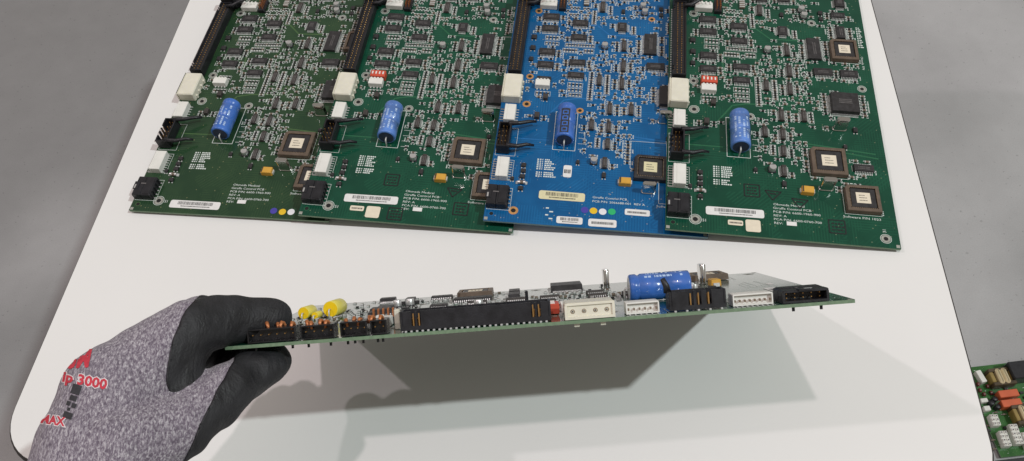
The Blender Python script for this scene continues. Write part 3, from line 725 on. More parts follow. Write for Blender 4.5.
def make_board(name, kind, loc, rotm, label, group, ymax, xmax, opts):
    root = bpy.data.objects.new(name, None); COL.objects.link(root); root.empty_display_size = .1
    root.matrix_world = Matrix.Translation(Vector(loc) * S) @ rotm
    tag(root, label, 'circuit board', group)
    mask = M[kind]; core = M['core_b'] if kind == 'blue' else M['core_g']
    lam = MB(); t = 1.2; c = .25
    pts = [(c, 0), (W - c, 0), (W, c), (W, H - c), (W - c, H), (c, H), (0, H - c), (0, c)]; n = 8
    a = lam.add([(*p, -t) for p in pts]); b = lam.add([(*p, 0) for p in pts])
    for i in range(n): lam.face((a + i, a + (i + 1) % n, b + (i + 1) % n, b + i), core)
    lam.face(tuple(b + i for i in range(n)), mask); lam.face(tuple(a + n - 1 - i for i in range(n)), mask)
    # broad traces standing a hair proud of the pour
    for p in ([(48, 152), (52, 152), (60, 144), (84, 144)], [(28, 76), (36, 88), (44, 90), (70, 91)], [(12, 57), (30, 57)], [(74, 64), (111, 60)], [(76, 62), (112, 57)], [(33, 110), (31, 122), (33, 128)], [(80, 99), (62, 95)], [(4, 118), (9, 122), (9, 150)]):
        for q, r in zip(p, p[1:]): lam.line(q, r, .9, .012, opts['trace'])
    lam.build('laminate', root)
    rnd = random.Random(3)
    dr = random.Random(label); sm = [s for s in SMDS if s[1] < ymax and s[0] < xmax and dr.random() > .05]
    silk = silk_mesh(kind, OCC, sm, ymax)
    for x, y, w in opts.get('squares', ()): stamp_square(silk, x, y, w, rnd)
    for x, y, w in opts.get('tris', ()): stamp_tri(silk, x, y, w)
    silk.build('silkscreen', root)
    # small surface-mount parts: two kinds, at most a hundred of each on their own, the rest as one mass
    cnt = {'resistor': 0, 'ceramic_capacitor': 0}; rest = MB()
    # nearest ones (small y, or small x for the board held up) show largest
    order = sorted(sm, key=(lambda s: s[0]) if opts.get('held') else (lambda s: s[1]))
    for i, (x, y, v) in enumerate(order):
        k = 'ceramic_capacitor' if (int(x * 3) + int(y)) % 5 < 2 else 'resistor'
        if cnt[k] < 100: cnt[k] += 1; link(k, smd_mesh('resistor' if k == 'resistor' else 'ceramic'), root, (x, y, 0), R(90) if v else 0)
        else:
            q, w2 = (.58, 1.25) if v else (1.25, .58)
            rest.box(x - q, x + q, y - w2, y + w2, .03, .6, M['tin'], bev=.12)
            q2, w3 = (.6, .72) if v else (.72, .6); rest.box(x - q2, x + q2, y - w3, y + w3, .05, .66, M['resist'] if k == 'resistor' else M['ceram'])
    if rest.v: tag(rest.build('tiny_components', root), kind='stuff')
    for tpl in LAY:
        ty, x, y = tpl[0], tpl[1], tpl[2]; a = tpl[3:]
        if y > ymax or x > xmax: continue
        if ty == 'soic_h': soic(root, x, y, *a)
        elif ty == 'soic_v': soic(root, x, y, *a, vert=True, mat_='epoxy' if a[0] > 6 else 'epoxy2')
        elif ty == 'qfp_s': qfp(root, x, y, *a, tall=1.6)
        elif ty == 'qfp_t': qfp(root, x, y, *a, tall=2.4)
        elif ty == 'qfp': qfp(root, x, y, *a, tall=3.4)
        elif ty == 'plcc': 
            if kind == 'blue' and y < 40: continue
            if kind == 'blue' and y < 60: plcc(root, 86.0, 41.0, 17.4, 16.6, bare=True, label='yelst'); continue
            plcc(root, x, y, *a)
        elif ty == 'crystal':
            if kind == 'blue' and y < 40: crystal(root, 85.2, 26.0, 8.0)
            else: crystal(root, x, y)
        elif ty == 'tant': tantalum(root, x, y)
        elif ty == 'can': can(root, x, y)
        elif ty == 'coil': sot(root, x, y, *a, m='epoxy2', hz=2.4)
        elif ty in ('sot', 'tr'): sot(root, x, y, *a)
        elif ty == 'dio':
            mb = MB(); mb.cyl((x - 2.1, y, 1.0), (x + 2.1, y, 1.0), 1.0, 1.0, M['alu'], 12); mb.cyl((x - .7, y, 1.0), (x + .9, y, 1.0), 1.05, 1.05, M['ceram'], 12)
            for s in (-1, 1): mb.box(x + s * 2.4 - .7, x + s * 2.4 + .7, y - .9, y + .9, .03, .5, M['tin'])
            mb.build('diode', root)
        elif ty == 'rn_h': resistor_array(root, x, y, *a, False)
        elif ty == 'rn_v': resistor_array(root, x, y, *a, True)
        elif ty == 'ring': plated_hole(root, x, y, a[0], copper=(kind == 'blue'))
        elif ty == 'hole': mb = MB(); mb.disc(x, y, a[0], .03, M['hole'], 16); mb.ring(x, y, a[0], a[0] * 1.3, .03, opts['trace'], 16); mb.build('drilled_hole', root)
        elif ty in ('dip_red', 'dip_white'):
            if ty == 'dip_red' and not opts.get('red'):
                if kind != 'blue': resistor_array(root, x, y - .5, 8.0, 3.0, False)
                else: soic(root, x, y - .6, 8.6, 4.6)
                continue
            w, h = a; mm = M['red'] if ty == 'dip_red' else M['white']; mb = MB()
            mb.box(x - w / 2, x + w / 2, y - h / 2, y + h / 2, .3, 4.0 if ty == 'dip_red' else 3.6, mm, bev=.25); hz = 4.0 if ty == 'dip_red' else 3.6
            for k in range(4):
                xx = x + (k - 1.5) * w / 4.3
                if ty == 'dip_red': mb.box(xx - .4, xx + .4, y - .9, y + 1.2, hz, hz + .35, M['white'])
                else: mb.box(xx - .55, xx + .55, y + h / 2 - .9, y + h / 2 + .25, 1.0, hz + .25, mm, bev=.1)
                mb.box(xx - .35, xx + .35, y - h / 2 - .9, y - h / 2 + .1, .03, .5, M['tin'])
            mb.build('dip_switch' if ty == 'dip_red' else 'jumper_block', root)
        elif ty == 'sw_white':
            w, h = a; mb = MB(); mb.box(x - w / 2, x + w / 2, y - h / 2, y + h / 2, .3, 3.6, M['white'], bev=.3)
            for k in range(4): xx = x + (k - 1.5) * w / 4.2; mb.box(xx - .5, xx + .5, y + .4, y + h / 2 + .2, 3.55, 4.1, M['white'], bev=.1)
            mb.build('jumper_block', root)
        elif ty == 'hdrpin':
            w, h = a; mb = MB(); mb.box(x - w / 2, x + w / 2, y - h / 2, y + h / 2, .2, 2.6, M['black'], bev=.2); o = mb.build('pin_strip', root)
            g = cached('spin', lambda: (lambda b: (b.box(-.22, .22, -.22, .22, 0, 3.4, M['orange']), b.mesh('pin'))[1])(MB()))
            for k in range(5):
                for s in (-1, 1): link('pin', g, o, (x + s * .95, y + (k - 2) * 1.87, 2.55))
        elif ty == 'resn':
            w, h = a; mb = MB(); mb.box(x - w / 2, x + w / 2, y - h / 2, y + h / 2, .2, 1.5, M['ceram'], bev=.2)
            for k in range(4): mb.box(x - w / 2 - .1, x + w / 2 + .1, y + (k - 1.5) * 1.7 - .35, y + (k - 1.5) * 1.7 + .35, .05, 1.53, M['tin'])
            mb.build('resistor_network', root)
    electrolytic(root, 38.4, 53.2 - (4.4 if opts.get('held') else 0), 77.2 - (4.6 if opts.get('held') else 0), 5.35, stripe=(kind == 'blue'), sl='sleeve_pale' if kind == 'green' and not opts.get('held') else 'sleeve')
    # connectors down the left edge
    e = opts['edge']
    latch_connector(root, .6, 11.6, *e['latch']); jst(root, 3.2, 9.8, *e['jst2'], 4.3, 8)
    y0, y1 = e['hdr']
    box_header(root, 1.5, 8.6, y0, y1, 7.0, 5, [(y0 + (y1 - y0) * .30, .8), (y0 + (y1 - y0) * .48, .8), (y0 + (y1 - y0) * .62, .8)])
    jst(root, 3.0, 9.4, *e['jst1'], 4.3, 6); molex(root, 0.0, 11.0, *e['molex'])
    y0, y1 = e['bus']
    box_header(root, 1.6, 9.4, y0, y1, 7.2 if opts.get('held') else 6.2, 31 if not opts.get('held') else 26, [(y0 + 4.2, .6), (y0 + 6.2, .6), (y1 - 4.6, .6), (y1 - 6.6, .6)], deck=2.0 if opts.get('held') else 5.2)
    ha, hb = e['hdr']
    if not opts.get('held'):
        strap(root, [(6.8, hb - 1.0, 6.6), (13, hb + .6, 5.8), (18, hb + 3.2, 4.6), (21.8, hb + 4.6, 3.4)], [1.1, .9, .8, .55])
        strap(root, [(6.8, ha + 1.2, 6.4), (13, ha + 2.0, 5.2), (18, ha + 4.4, 4.4), (22.0, ha + 5.0, 3.2)], [1.1, .9, .8, .5])
        strap(root, [(8.0, y1 - 5, 7.0), (12, y1 - 4.6, 7.4), (16.5, y1 - 1.2, 8.2), (21.0, y1 + 1.6, 8.0)], [1.1, .9, .75, .55])
        mb = MB(); mb.box(1.6, 11.4, y1 + .2, y1 + 6, .3, 9.2, M['black'], bev=.5); mb.box(11, 15, y1 + 1.5, y1 + 5, .3, 6.0, M['black'], bev=.4); mb.build('ejector_block', root)
    else:
        strap(root, [(7.2, hb - .5, 6.4), (7.0, hb - .2, 8.8), (6.6, hb + 1.0, 11.4)], [1.1, .9, .7])
    for f in opts.get('extra', ()): f(root)
    jr = random.Random(label)                            # parts never sit perfectly square
    for ch in root.children:
        if ch.name.split('.')[0] in ('chip', 'chip_socket', 'resistor', 'ceramic_capacitor', 'can_capacitor', 'tantalum_capacitor', 'crystal_can', 'transistor', 'resistor_array'):
            big = ch.name.startswith(('resistor.', 'ceramic')); g = 4.0 if big else 1.1
            ch.rotation_euler.z += R(jr.uniform(-g, g)); ch.location.x += jr.uniform(-.12, .12) * S; ch.location.y += jr.uniform(-.12, .12) * S
        elif ch.name.startswith(('paper_sticker', 'dot_sticker')):
            ch.rotation_euler.z += R(jr.uniform(-1.2, 1.2)); ch.location.y += jr.uniform(-.3, .3) * S
    return root

def rot_lying(t, beta): return Matrix.Rotation(t, 4, 'Z') @ Matrix.Rotation(beta, 4, 'Y')
EDGE = dict(latch=(7.8, 20.6), jst2=(26.6, 40.0), hdr=(45.0, 62.6), jst1=(66.8, 78.6), molex=(83.0, 101.0), bus=(103.4, 166.0))
TR = dict(green=mat('green_trace', (0.02, 0.125, 0.06), 0.35, noise=.1, nscale=20), olive=mat('olive_trace', (0.06, 0.125, 0.045), 0.35, noise=.1, nscale=20), blue=mat('blue_trace', (0.012, 0.14, 0.38), 0.35, noise=.1, nscale=20))
BETA = math.asin(6 / W)
GRP = 'circuit boards laid in a row on the white table'

def ex_old(r):
    o = sticker(r, 37.2, 6.3, 29.5, 5.2, seed=4); dot(r, 83.6, 4.6, 'dotp'); dot(r, 88.7, 4.7, 'doty'); dot(r, 93.6, 4.9, 'dotw')
def ex_mid(r):
    sticker(r, 37.2, 14.1, 29.5, 5.2, seed=7); sticker(r, 30.9, 7.6, 7.6, 3.2, 'creamst', 'line', seed=3); sticker(r, 39.9, 6.0, 7.6, 7.4, 'creamst', 'plain')
def ex_blue(r):
    sticker(r, 39.8, 19.4, 24.5, 5.6, 'yelst', seed=9); sticker(r, 44.9, 3.9, 13.6, 4.4, seed=12); sticker(r, 62.0, 3.8, 14.6, 4.8, 'sticker', 'line', seed=8); sticker(r, 79.8, 12.3, 13.0, 3.9, 'sticker', 'line', seed=6)
    sticker(r, 41.6, 35.8, 4.6, 8.2, 'sticker', 'line', seed=2)
    for x, m in ((52.4, 'dotp'), (57.0, 'doty'), (61.8, 'dotw'), (66.6, 'dotg')): dot(r, x, 11.2, m)
def ex_right(r):
    sticker(r, 35.2, 14.2, 29.5, 5.2, seed=15); sticker(r, 35.3, 7.3, 7.6, 3.1, 'creamst', 'line', seed=5); sticker(r, 44.1, 6.3, 7.5, 7.4, 'creamst', 'plain')

POSES = {1: (-210.72, 286.12, -0.22641), 2: (-112.74, 262.63, -0.22465), 3: (-14.30, 243.05, -0.21953), 4: (77.30, 222.62, -0.23178)}
BOARDS = [(1, 'olive', 3, 0.0, 102, 'dark olive green circuit board with violet, yellow and white dots', [ex_old], dict(red=False)),
          (2, 'green', 9, BETA, 101, 'green circuit board lying between the olive green board and the blue one', [ex_mid], dict(red=True, squares=[(45.9, 28.0, 7.6), (52.0, 5.7, 7.6), (86.6, 12.3, 7.8)], tris=[(81.2, 23.2, 7.0)])),
          (3, 'blue', 9, BETA, 99, 'bright blue circuit board with a pale yellow barcode sticker', [ex_blue], dict(red=False)),
          (4, 'green', 9, BETA, 999, 'green circuit board lying over the blue one, three brown chip sockets uncovered', [ex_right], dict(red=True, squares=[(44.4, 28.9, 7.8), (86.0, 10.3, 8.0)], tris=[(55.1, 27.3, 7.2), (68.5, 23.4, 7.2)]))]
for n, kind, zl, beta, xmax, label, ex, op in BOARDS:
    x, y, t = POSES[n]
    op = dict(op, trace=TR[kind], edge=EDGE, extra=ex)
    make_board('circuit_board', kind, (x, y, zl), rot_lying(t, beta), label, GRP, 188, xmax, op)

# ------------------------------------------------------------------ the board held up in the glove, its far long edge on the table
HP = Vector((114.207, 124.026, 100.787)); HR = (0.04249829, 0.9446625, 1.55294107)
HM = Matrix.Rotation(HR[2], 4, 'Z') @ Matrix.Rotation(HR[1], 4, 'Y') @ Matrix.Rotation(HR[0], 4, 'X')
def hp(x, y, z): return HP + (HM.to_3x3() @ Vector((x, y, z)))
HEDGE = dict(latch=(8.6, 24.6), jst2=(27.2, 41.2), hdr=(43.9, 63.6), jst1=(67.0, 78.6), molex=(82.8, 100.2), bus=(104.9, 157.6))

def angled_connector(r, y0, y1, n):
    mb = MB(); m = M['gloss']; x0 = .6 + (y0 % 3) * .35; h = 4.9 + (y0 % 1.7) * .45; w = .5
    mb.box(x0 + 3, x0 + 6.5, y0, y1, .2, h, m, bev=.25)
    mb.box(x0, x0 + 3, y0, y1, .2, .2 + w, m); mb.box(x0, x0 + 3, y0, y1, h - w, h - .02, m, bev=.2)
    mb.box(x0, x0 + 3, y0, y0 + w, .2 + w, h - w, m); mb.box(x0, x0 + 3, y1 - w, y1, .2 + w, h - w, m)
    o = mb.build('angled_connector', r)
    g = cached('apin', lambda: (lambda b: (b.box(-1.5, 0, -.17, .17, -.17, .17, M['gold']), b.mesh('pin'))[1])(MB()))
    def mk():
        b = MB(); b.tube([(-2.2, 0, 4.2), (-1.9, 0, 5.6), (-1.1, 0, 6.5), (-.2, 0, 6.2), (.7, 0, 4.4), (1.5, 0, .1)], [.4, .6, .72, .62, .5, .45], M['orange'], 8); return b.mesh('bent_pin')
    bp = cached('bentpin', mk)
    for i in range(n):
        yc = y0 + (i + .5) * (y1 - y0) / n
        link('pin', g, o, (x0 + 3.02, yc, 2.7)); q = link('bent_pin', bp, o, (x0 + 5.2 + .5 * math.sin(yc * 3.1), yc + .45 * math.sin(yc * 7.7), -.35 + .35 * math.sin(yc * 5.3)))
        q.rotation_euler = (.16 * math.sin(yc * 2.3), .12 * math.sin(yc * 4.1), .5 * math.sin(yc * 6.1))
    pg = MB()
    for yc in (y0 + 2.0, y1 - 2.0): pg.cyl((x0 + 2, yc, .2), (x0 + 2, yc, -2.8), .5, .45, m, 10)
    pg.build('locating_peg', o)

def ex_held(r):
    sticker(r, 35.2, 14.2, 29.5, 5.2, seed=15)
    for y0, y1, n in ((162.2, 168.0, 2), (169.2, 178.6, 4), (180.6, 192.4, 4), (194.2, 211.2, 6)): angled_connector(r, y0, y1, n)
    film_cap(r, 58, 195.2, 10, 3.4, (1, -.2, 0)); film_cap(r, 58, 206.6, 8, 2.6, (1, -.2, 0)); film_cap(r, 56, 201.4, 5, 1.5, (1, -.2, 0))
    soic(r, 60, 173, 16, 8.4, tall=3.0); soic(r, 34, 167, 11, 7.2, tall=2.2)
    mb = MB(); mb.box(10.4, 13, 159, 161, .2, 7.2, M['cream'], bev=.3); mb.build('standing_post', r)
    can(r, 14, 150.5, 2.6, 5.6); can(r, 18, 131.6, 2.6, 5.6)
    mb = MB(); mb.box(40, 42, 112.2, 113.4, .2, 7.2, M['black'], bev=.2); mb.build('standing_post', r)
    pg = MB()
    for yy in (166, 174): pg.cyl((2.6, yy, 0), (2.6, yy, -2.6), .5, .45, M['black'], 10)
    pg.build('locating_peg', r)

make_board('circuit_board', 'green', HP, HM, 'circuit board held edge-on in the gloved hand, with yellow capacitors', None, 215, 999,
           dict(trace=TR['green'], edge=HEDGE, extra=[ex_held], red=True, held=True))

# ------------------------------------------------------------------ table
TT = -0.176130; TL, TRT = -276.98, 171.59
cT, sT = math.cos(TT), math.sin(TT)
def tloc(p): return (p.x * cT + p.y * sT, -p.x * sT + p.y * cT)
front = tloc(ground(40, 463, 0))[1]; back = front + 760
def rounded(x0, x1, y0, y1, r, n=10):
    pts = []
    for cx, cy, a0 in ((x1 - r, y1 - r, 0), (x0 + r, y1 - r, 90), (x0 + r, y0 + r, 180), (x1 - r, y0 + r, 270)):
        for i in range(n + 1): t = R(a0 + i * 90 / n); pts.append((cx + r * math.cos(t), cy + r * math.sin(t)))
    return pts
FLOOR = -700.0
tb = bpy.data.objects.new('work_table', None); COL.objects.link(tb); tb.rotation_euler = (0, 0, TT)
tag(tb, 'white laminate table with rounded corners and a thin dark edge', 'table')
mb = MB(); P = rounded(TL, TRT, front, back, 26); n = len(P)
mb.prism(P, -20, 0, M['table']); mb.build('table_top', tb)
mb = MB(); prof = [(0.02, -.6), (1.0, -1.0), (1.5, -2.2), (1.5, -17), (.9, -19), (0.02, -19.6)]; ks = []
cx, cy = (TL + TRT) / 2, (front + back) / 2
for off, z in prof:
    ks.append(mb.add([(*p, z) for p in rounded(TL - off, TRT + off, front - off, back + off, 26 + off)]))
for a, b in zip(ks, ks[1:]):
    for i in range(n): mb.face((a + i, a + (i + 1) % n, b + (i + 1) % n, b + i), M['trim'], True)
mb.build('edge_band', tb)
for x, y in ((TL + 30, front + 40), (TRT - 30, front + 40), (TL + 30, back - 40), (TRT - 30, back - 40)):
    mb = MB(); mb.cyl((x, y, FLOOR + 1), (x, y, -20), 11, 11, M['leg'], 20); mb.build('leg', tb)

# ------------------------------------------------------------------ floor
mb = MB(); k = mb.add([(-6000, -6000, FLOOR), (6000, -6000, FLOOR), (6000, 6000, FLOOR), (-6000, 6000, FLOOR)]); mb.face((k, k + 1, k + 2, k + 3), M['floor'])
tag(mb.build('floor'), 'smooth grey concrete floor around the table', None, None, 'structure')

# ------------------------------------------------------------------ board lying on the floor at the lower right
fo = ground(968, 367.5, FLOOR + 6); fx = (ground(1024, 361.0, FLOOR + 6) - fo).normalized(); fa = math.atan2(fx.y, fx.x)
fb = bpy.data.objects.new('power_board', None); COL.objects.link(fb); fb.location = fo * S; fb.rotation_euler = (0, 0, fa)
tag(fb, 'green power board with orange relays and transformers on the floor beside the table', 'circuit board')
def fl(u, v, z=0.0):
    d = ground(u, v, FLOOR + 6 + z) - fo; c, s = math.cos(-fa), math.sin(-fa); return d.x * c - d.y * s, d.x * s + d.y * c
bl = fl(1001, 456)
mb = MB(); x0 = min(bl[0], fl(980, 404)[0]) - .5; y0 = bl[1] - 2
mb.box(x0, 190, y0, 0, -1.6, 0, M['core_g']); mb.quad(x0 + .1, 189.9, y0 + .1, -.1, .02, M['fgreen']); mb.build('laminate', fb)
for x in (x0 + 6, 180):
    for y in (y0 + 6, -6): s = MB(); s.cyl((x, y, -5.9), (x, y, -1.6), 2.2, 2.2, M['tin'], 12); s.build('standoff', fb)
def fbox(name, u, v, w, h, z0, z1, m, bev=.6, rot=0): 
    x, y = fl(u, v, z1); b = MB(); b.box(-w / 2, w / 2, -h / 2, h / 2, z0, z1, M[m], bev=bev); return b.build(name, fb, (x, y, 0), R(rot))
def ftransformer(u, v, w, h):
    x, y = fl(u, v, 12); b = MB()
    b.box(-w / 2, w / 2, h / 2 - 5, h / 2, .5, 14, M['iron'], bev=.8); b.box(-w / 2, w / 2, -h / 2, -h / 2 + 5, .5, 14, M['iron'], bev=.8)
    b.box(-w / 2, -w / 2 + 5, -h / 2 + 5, h / 2 - 5, .5, 14, M['khaki'], bev=.8); b.box(w / 2 - 5, w / 2, -h / 2 + 5, h / 2 - 5, .5, 14, M['khaki'], bev=.8)
    o = b.build('transformer', fb, (x, y, 0))
    for s in (-1, 1):
        c = MB(); c.box(s * w * .125 - w * .115, s * w * .125 + w * .115, -h / 2 + 1.5, h / 2 - 1.5, .8, 17, M['wind'], bev=2.2); c.build('winding', o)
    return o
ftransformer(1002, 376.5, 30, 24); ftransformer(1026, 414, 30, 26)
b = fbox('relay', 1009, 393, 25, 9.6, .5, 13, 'relay'); b = fbox('relay', 1012, 402.5, 25, 9.6, .5, 13, 'relay')
fbox('heat_sink', 1021, 369, 26, 24, .5, 20, 'black', 1.2)
fbox('terminal_strip', 981.5, 376, 7, 17, .5, 9, 'white', .5, 8); fbox('small_socket', 984.5, 400, 9, 5.5, .5, 7, 'white'); fbox('small_socket', 987.5, 408, 8, 6.5, .5, 7, 'white')
for u, v in ((980, 390), (984, 394), (987.5, 386), (991, 392.5), (978, 384)):
    x, y = fl(u, v, 4); d = MB(); d.cyl((x - 1, y, 3), (x + 1.6, y, 3), 2.7, 2.7, M['maroon'], 14); d.build('disc_capacitor', fb)
for u, v in ((995, 399), (998, 406.5), (992, 403)):
    x, y = fl(u, v, 8); d = MB(); d.lathe((x, y, 0), (0, 0, 1), [(.3, 3.2), (9.2, 3.2), (9.7, 2.8), (9.7, .01)], M['black'], 18); d.build('radial_capacitor', fb)
def fterm(u, v, nx, ny, p=5.2):
    x, y = fl(u, v, 9); b = MB(); w, h = nx * p, ny * p; b.box(-w / 2, w / 2, -h / 2, h / 2, .4, 10, M['white'], bev=.5)
    o = b.build('terminal_block', fb, (x, y, 0), R(-4))
    for i in range(nx):
        for j in range(ny):
            c = MB(); cx, cy = (i - (nx - 1) / 2) * p, (j - (ny - 1) / 2) * p
            c.box(cx - p * .36, cx + p * .36, cy - p * .36, cy + p * .36, 10, 11.6, M['white'], bev=.4); c.box(cx - .9, cx + .9, cy - .9, cy + .9, 11.6, 11.75, M['etch']); c.build('terminal', o)
fterm(995, 420, 2, 3, 5.0); fterm(1005, 438.5, 2, 4, 5.0); fterm(1016, 434, 2, 5, 5.2); fterm(1028, 440, 2, 4, 5.0)
rr = random.Random(8)
for i in range(26):
    u, v = rr.uniform(984, 1026), rr.uniform(384, 452); x, y = fl(u, v)
    if rr.random() < .5: d = MB(); d.cyl((x - 2, y, 1.6), (x + 2, y, 1.6), 1.1, 1.1, M['ceram'], 10); d.tube([(x - 4, y, 0), (x - 3.6, y, 1.6), (x + 3.6, y, 1.6), (x + 4, y, 0)], .25, M['tin'], 6); d.build('resistor', fb)
    else: d = MB(); d.box(x - 2.4, x + 2.4, y - 1.6, y + 1.6, .3, 2.8, M['epoxy'], bev=.3); d.build('chip', fb)
fbox('heat_sink', 1014, 462, 44, 9, .5, 12, 'black', 1.0)
mb = MB()
for i in range(60):
    x, y = rr.uniform(x0 + 2, 120), rr.uniform(y0 + 2, -2); mb.quad(x, x + rr.uniform(.6, 3), y, y + .6, .05, M['silk'])
mb.build('silkscreen', fb)

# ------------------------------------------------------------------ gloved hand
BONES = []                                              # (name, p0, r0, p1, r1)
def bone(nm, a, ra, b, rb): BONES.append((nm, Vector(a), ra, Vector(b), rb))
wr = at(97, 446, 250); fore = at(84, 560, 236)
bone('wrist', fore, 21, wr, 18); bone('wrist', at(60, 1000, 215), 27, fore, 21); bone('palm', wr, 17, at(120, 415, 286), 13.5); bone('palm', wr, 17, at(116, 420, 274), 15)
i_m = at(189, 328, 273); m_m = at(200, 323, 290); r_m = at(202, 336, 306); p_m = at(198, 352, 318)
bone('palm', wr, 17, at(118, 394, 259), 17); bone('palm', at(118, 394, 259), 16.5, i_m, 10.2)
bone('palm', at(105, 425, 262), 15, m_m, 9.6); bone('palm', at(112, 425, 276), 14, r_m, 9.0); bone('palm', at(120, 415, 286), 13, p_m, 8.5)
bone('palm', at(150, 372, 266), 12, at(150, 390, 290), 12)
i1 = at(235, 320, 286); it = hp(15, 207.0, 6.5); bone('index', i_m, 9.8, i1, 8.6); bone('index', i1, 8.4, it, 7.7)
m1 = at(244, 322, 304); mt = hp(30, 214, 5.6); bone('finger', m_m, 9.2, m1, 7.8); bone('finger', m1, 7.8, mt, 6.4)
r1 = at(240, 338, 322); rt = at(232, 362, 306); bone('finger', r_m, 8.8, r1, 8.0); bone('finger', r1, 8, rt, 7.2)
p1 = at(228, 352, 332); pt = at(214, 374, 316); bone('finger', p_m, 8.2, p1, 7.2); bone('finger', p1, 7.2, pt, 6.4)
t0 = at(118, 452, 246); t1 = at(180, 426, 258); t2 = at(227, 388, 272); tt = hp(14, 207.6, -8.2)
bone('thumb', t0, 15, t1, 10.8); bone('thumb', t1, 10.4, t2, 8.8); bone('thumb', t2, 8.8, tt, 7.0); bone('thumb', at(258, 371, 282), 6.4, at(269, 367, 286), 6.0); bone('thumb', at(229, 398, 272), 5.8, at(220, 411, 268), 6.0)
bone('web', i_m, 8.0, at(172, 400, 262), 6.5); bone('web', at(165, 350, 270), 9, at(150, 420, 258), 10)

def capsule(mb, a, ra, b, rb, n=20, m=8):
    ax = (b - a).normalized(); q = ax.orthogonal().normalized(); w = ax.cross(q); rings = []
    for i in range(m + 1): t = -math.pi / 2 + i * math.pi / 2 / m; rings.append((a + ax * ra * math.sin(t), max(ra * math.cos(t), .02)))
    for i in range(m + 1): t = i * math.pi / 2 / m; rings.append((b + ax * rb * math.sin(t), max(rb * math.cos(t), .02)))
    ks = [mb.add([c + (q * math.cos(2 * math.pi * j / n) + w * math.sin(2 * math.pi * j / n)) * r for j in range(n)]) for c, r in rings]
    for k, l in zip(ks, ks[1:]):
        for j in range(n): mb.face((k + j, k + (j + 1) % n, l + (j + 1) % n, l + j), M['knit'], True)
    mb.face(tuple(ks[0] + n - 1 - j for j in range(n)), M['knit']); mb.face(tuple(ks[-1] + j for j in range(n)), M['knit'])
mb = MB()
for nm, a, ra, b, rb in BONES: capsule(mb, a, ra, b, rb)
tmp = mb.build('work_glove')
md = tmp.modifiers.new('r', 'REMESH'); md.mode = 'VOXEL'; md.voxel_size = 1.0 * S; md.use_smooth_shade = True
ms = tmp.modifiers.new('s', 'SMOOTH'); ms.factor = .6; ms.iterations = 9
dg = bpy.context.evaluated_depsgraph_get(); dg.update()
gm = bpy.data.meshes.new_from_object(tmp.evaluated_get(dg)); bpy.data.objects.remove(tmp)
gm.name = 'work_glove'; gm.materials.clear(); gm.materials.append(M['knit'])
gm.polygons.foreach_set('use_smooth', [True] * len(gm.polygons)); gm.polygons.foreach_set('material_index', [0] * len(gm.polygons))

def nearest(p):
    best = None
    for nm, a, ra, b, rb in BONES:
        d = b - a; t = max(0, min(1, (p - a).dot(d) / d.length_squared)); e = (p - a - d * t).length - (ra + (rb - ra) * t)
        if best is None or e < best[0]: best = (e, nm, t)
    return best
# wrinkles in the cloth and rubber: shallow folds across the fingers and over the back
from mathutils import noise as mnoise
new = []
for v in gm.vertices:
    p = v.co / S
    k = mnoise.noise(p * .07) * .9 + mnoise.noise(p * .17 + Vector((7, 3, 1))) * .38
    new += list(v.co + v.normal * k * S * .9)
gm.vertices.foreach_set('co', new); gm.update()
glove = bpy.data.objects.new('gloved_hand', gm); COL.objects.link(glove)
tag(glove, 'hand in a grey knit glove with black coated fingers, gripping the tilted circuit board', 'gloved hand')

# the dipped coating: an own skin over fingers and palm; its edge is a slanting line round the knuckles and along the thumb
def pl(u0, v0, u1, v1):                                 # plane through two points of the edge and square to the hand's back; positive on the coated side
    a, b = at(u0, v0, 265), at(u1, v1, 265); n = (b - a).cross(CF).normalized(); return a, n
EDG = [(206, 290, 186, 309), (186, 309, 170, 343), (170, 343, 165, 380), (165, 380, 169, 412)]
def coated(c, nrm):
    e, nm, t = nearest(c)
    d = c - CAM; dz = d.dot(CF); u = 512 + F * d.dot(CR) / dz; v = 230.5 - F * d.dot(CU) / dz
    j = mnoise.noise(c * .25) * 1.6
    def right_of(poly):
        for u0, v0, u1, v1 in poly:
            if v0 <= v <= v1: return u + j > u0 + (u1 - u0) * (v - v0) / (v1 - v0)
        return None
    if nm == 'thumb':
        r = right_of([(239, 352, 235, 358), (235, 358, 220, 385), (220, 385, 206, 412), (206, 412, 193, 440), (193, 440, 176, 475)])
        if r is None: return u > 240
        return r
    if nm in ('index', 'finger'):
        return u + j > 186 if v > 309 else (u + j > 206 - (v - 290) * 20 / 19)
    if nm in ('palm', 'web'):
        if nrm.dot(CF) > .35: return u > 150
        r = right_of(EDG); return bool(r) and v < 412
    return False
bm = bmesh.new(); bm.from_mesh(gm)
flag = {f.index: coated(f.calc_center_median() / S, f.normal) for f in bm.faces}
bmesh.ops.delete(bm, geom=[f for f in bm.faces if not flag[f.index]], context='FACES')
for _ in range(14):                                     # even out the dip line
    mv = []
    for v in bm.verts:
        nb = [e.other_vert(v).co for e in v.link_edges if e.is_boundary]
        if len(nb) == 2: mv.append((v, v.co * .4 + (nb[0] + nb[1]) * .3))
    for v, c in mv: v.co = c
bm.normal_update()
for v in bm.verts: v.co += v.normal * .32 * S
be = [e for e in bm.edges if e.is_boundary]
ex = bmesh.ops.extrude_edge_only(bm, edges=be)
for v in [g for g in ex['geom'] if isinstance(g, bmesh.types.BMVert)]: v.co -= v.normal * .6 * S
cm = bpy.data.meshes.new('rubber_coating'); bm.to_mesh(cm); bm.free(); cm.materials.append(M['rubber'])
for p in cm.polygons: p.use_smooth = True
co = bpy.data.objects.new('rubber_coating', cm); COL.objects.link(co); co.parent = glove

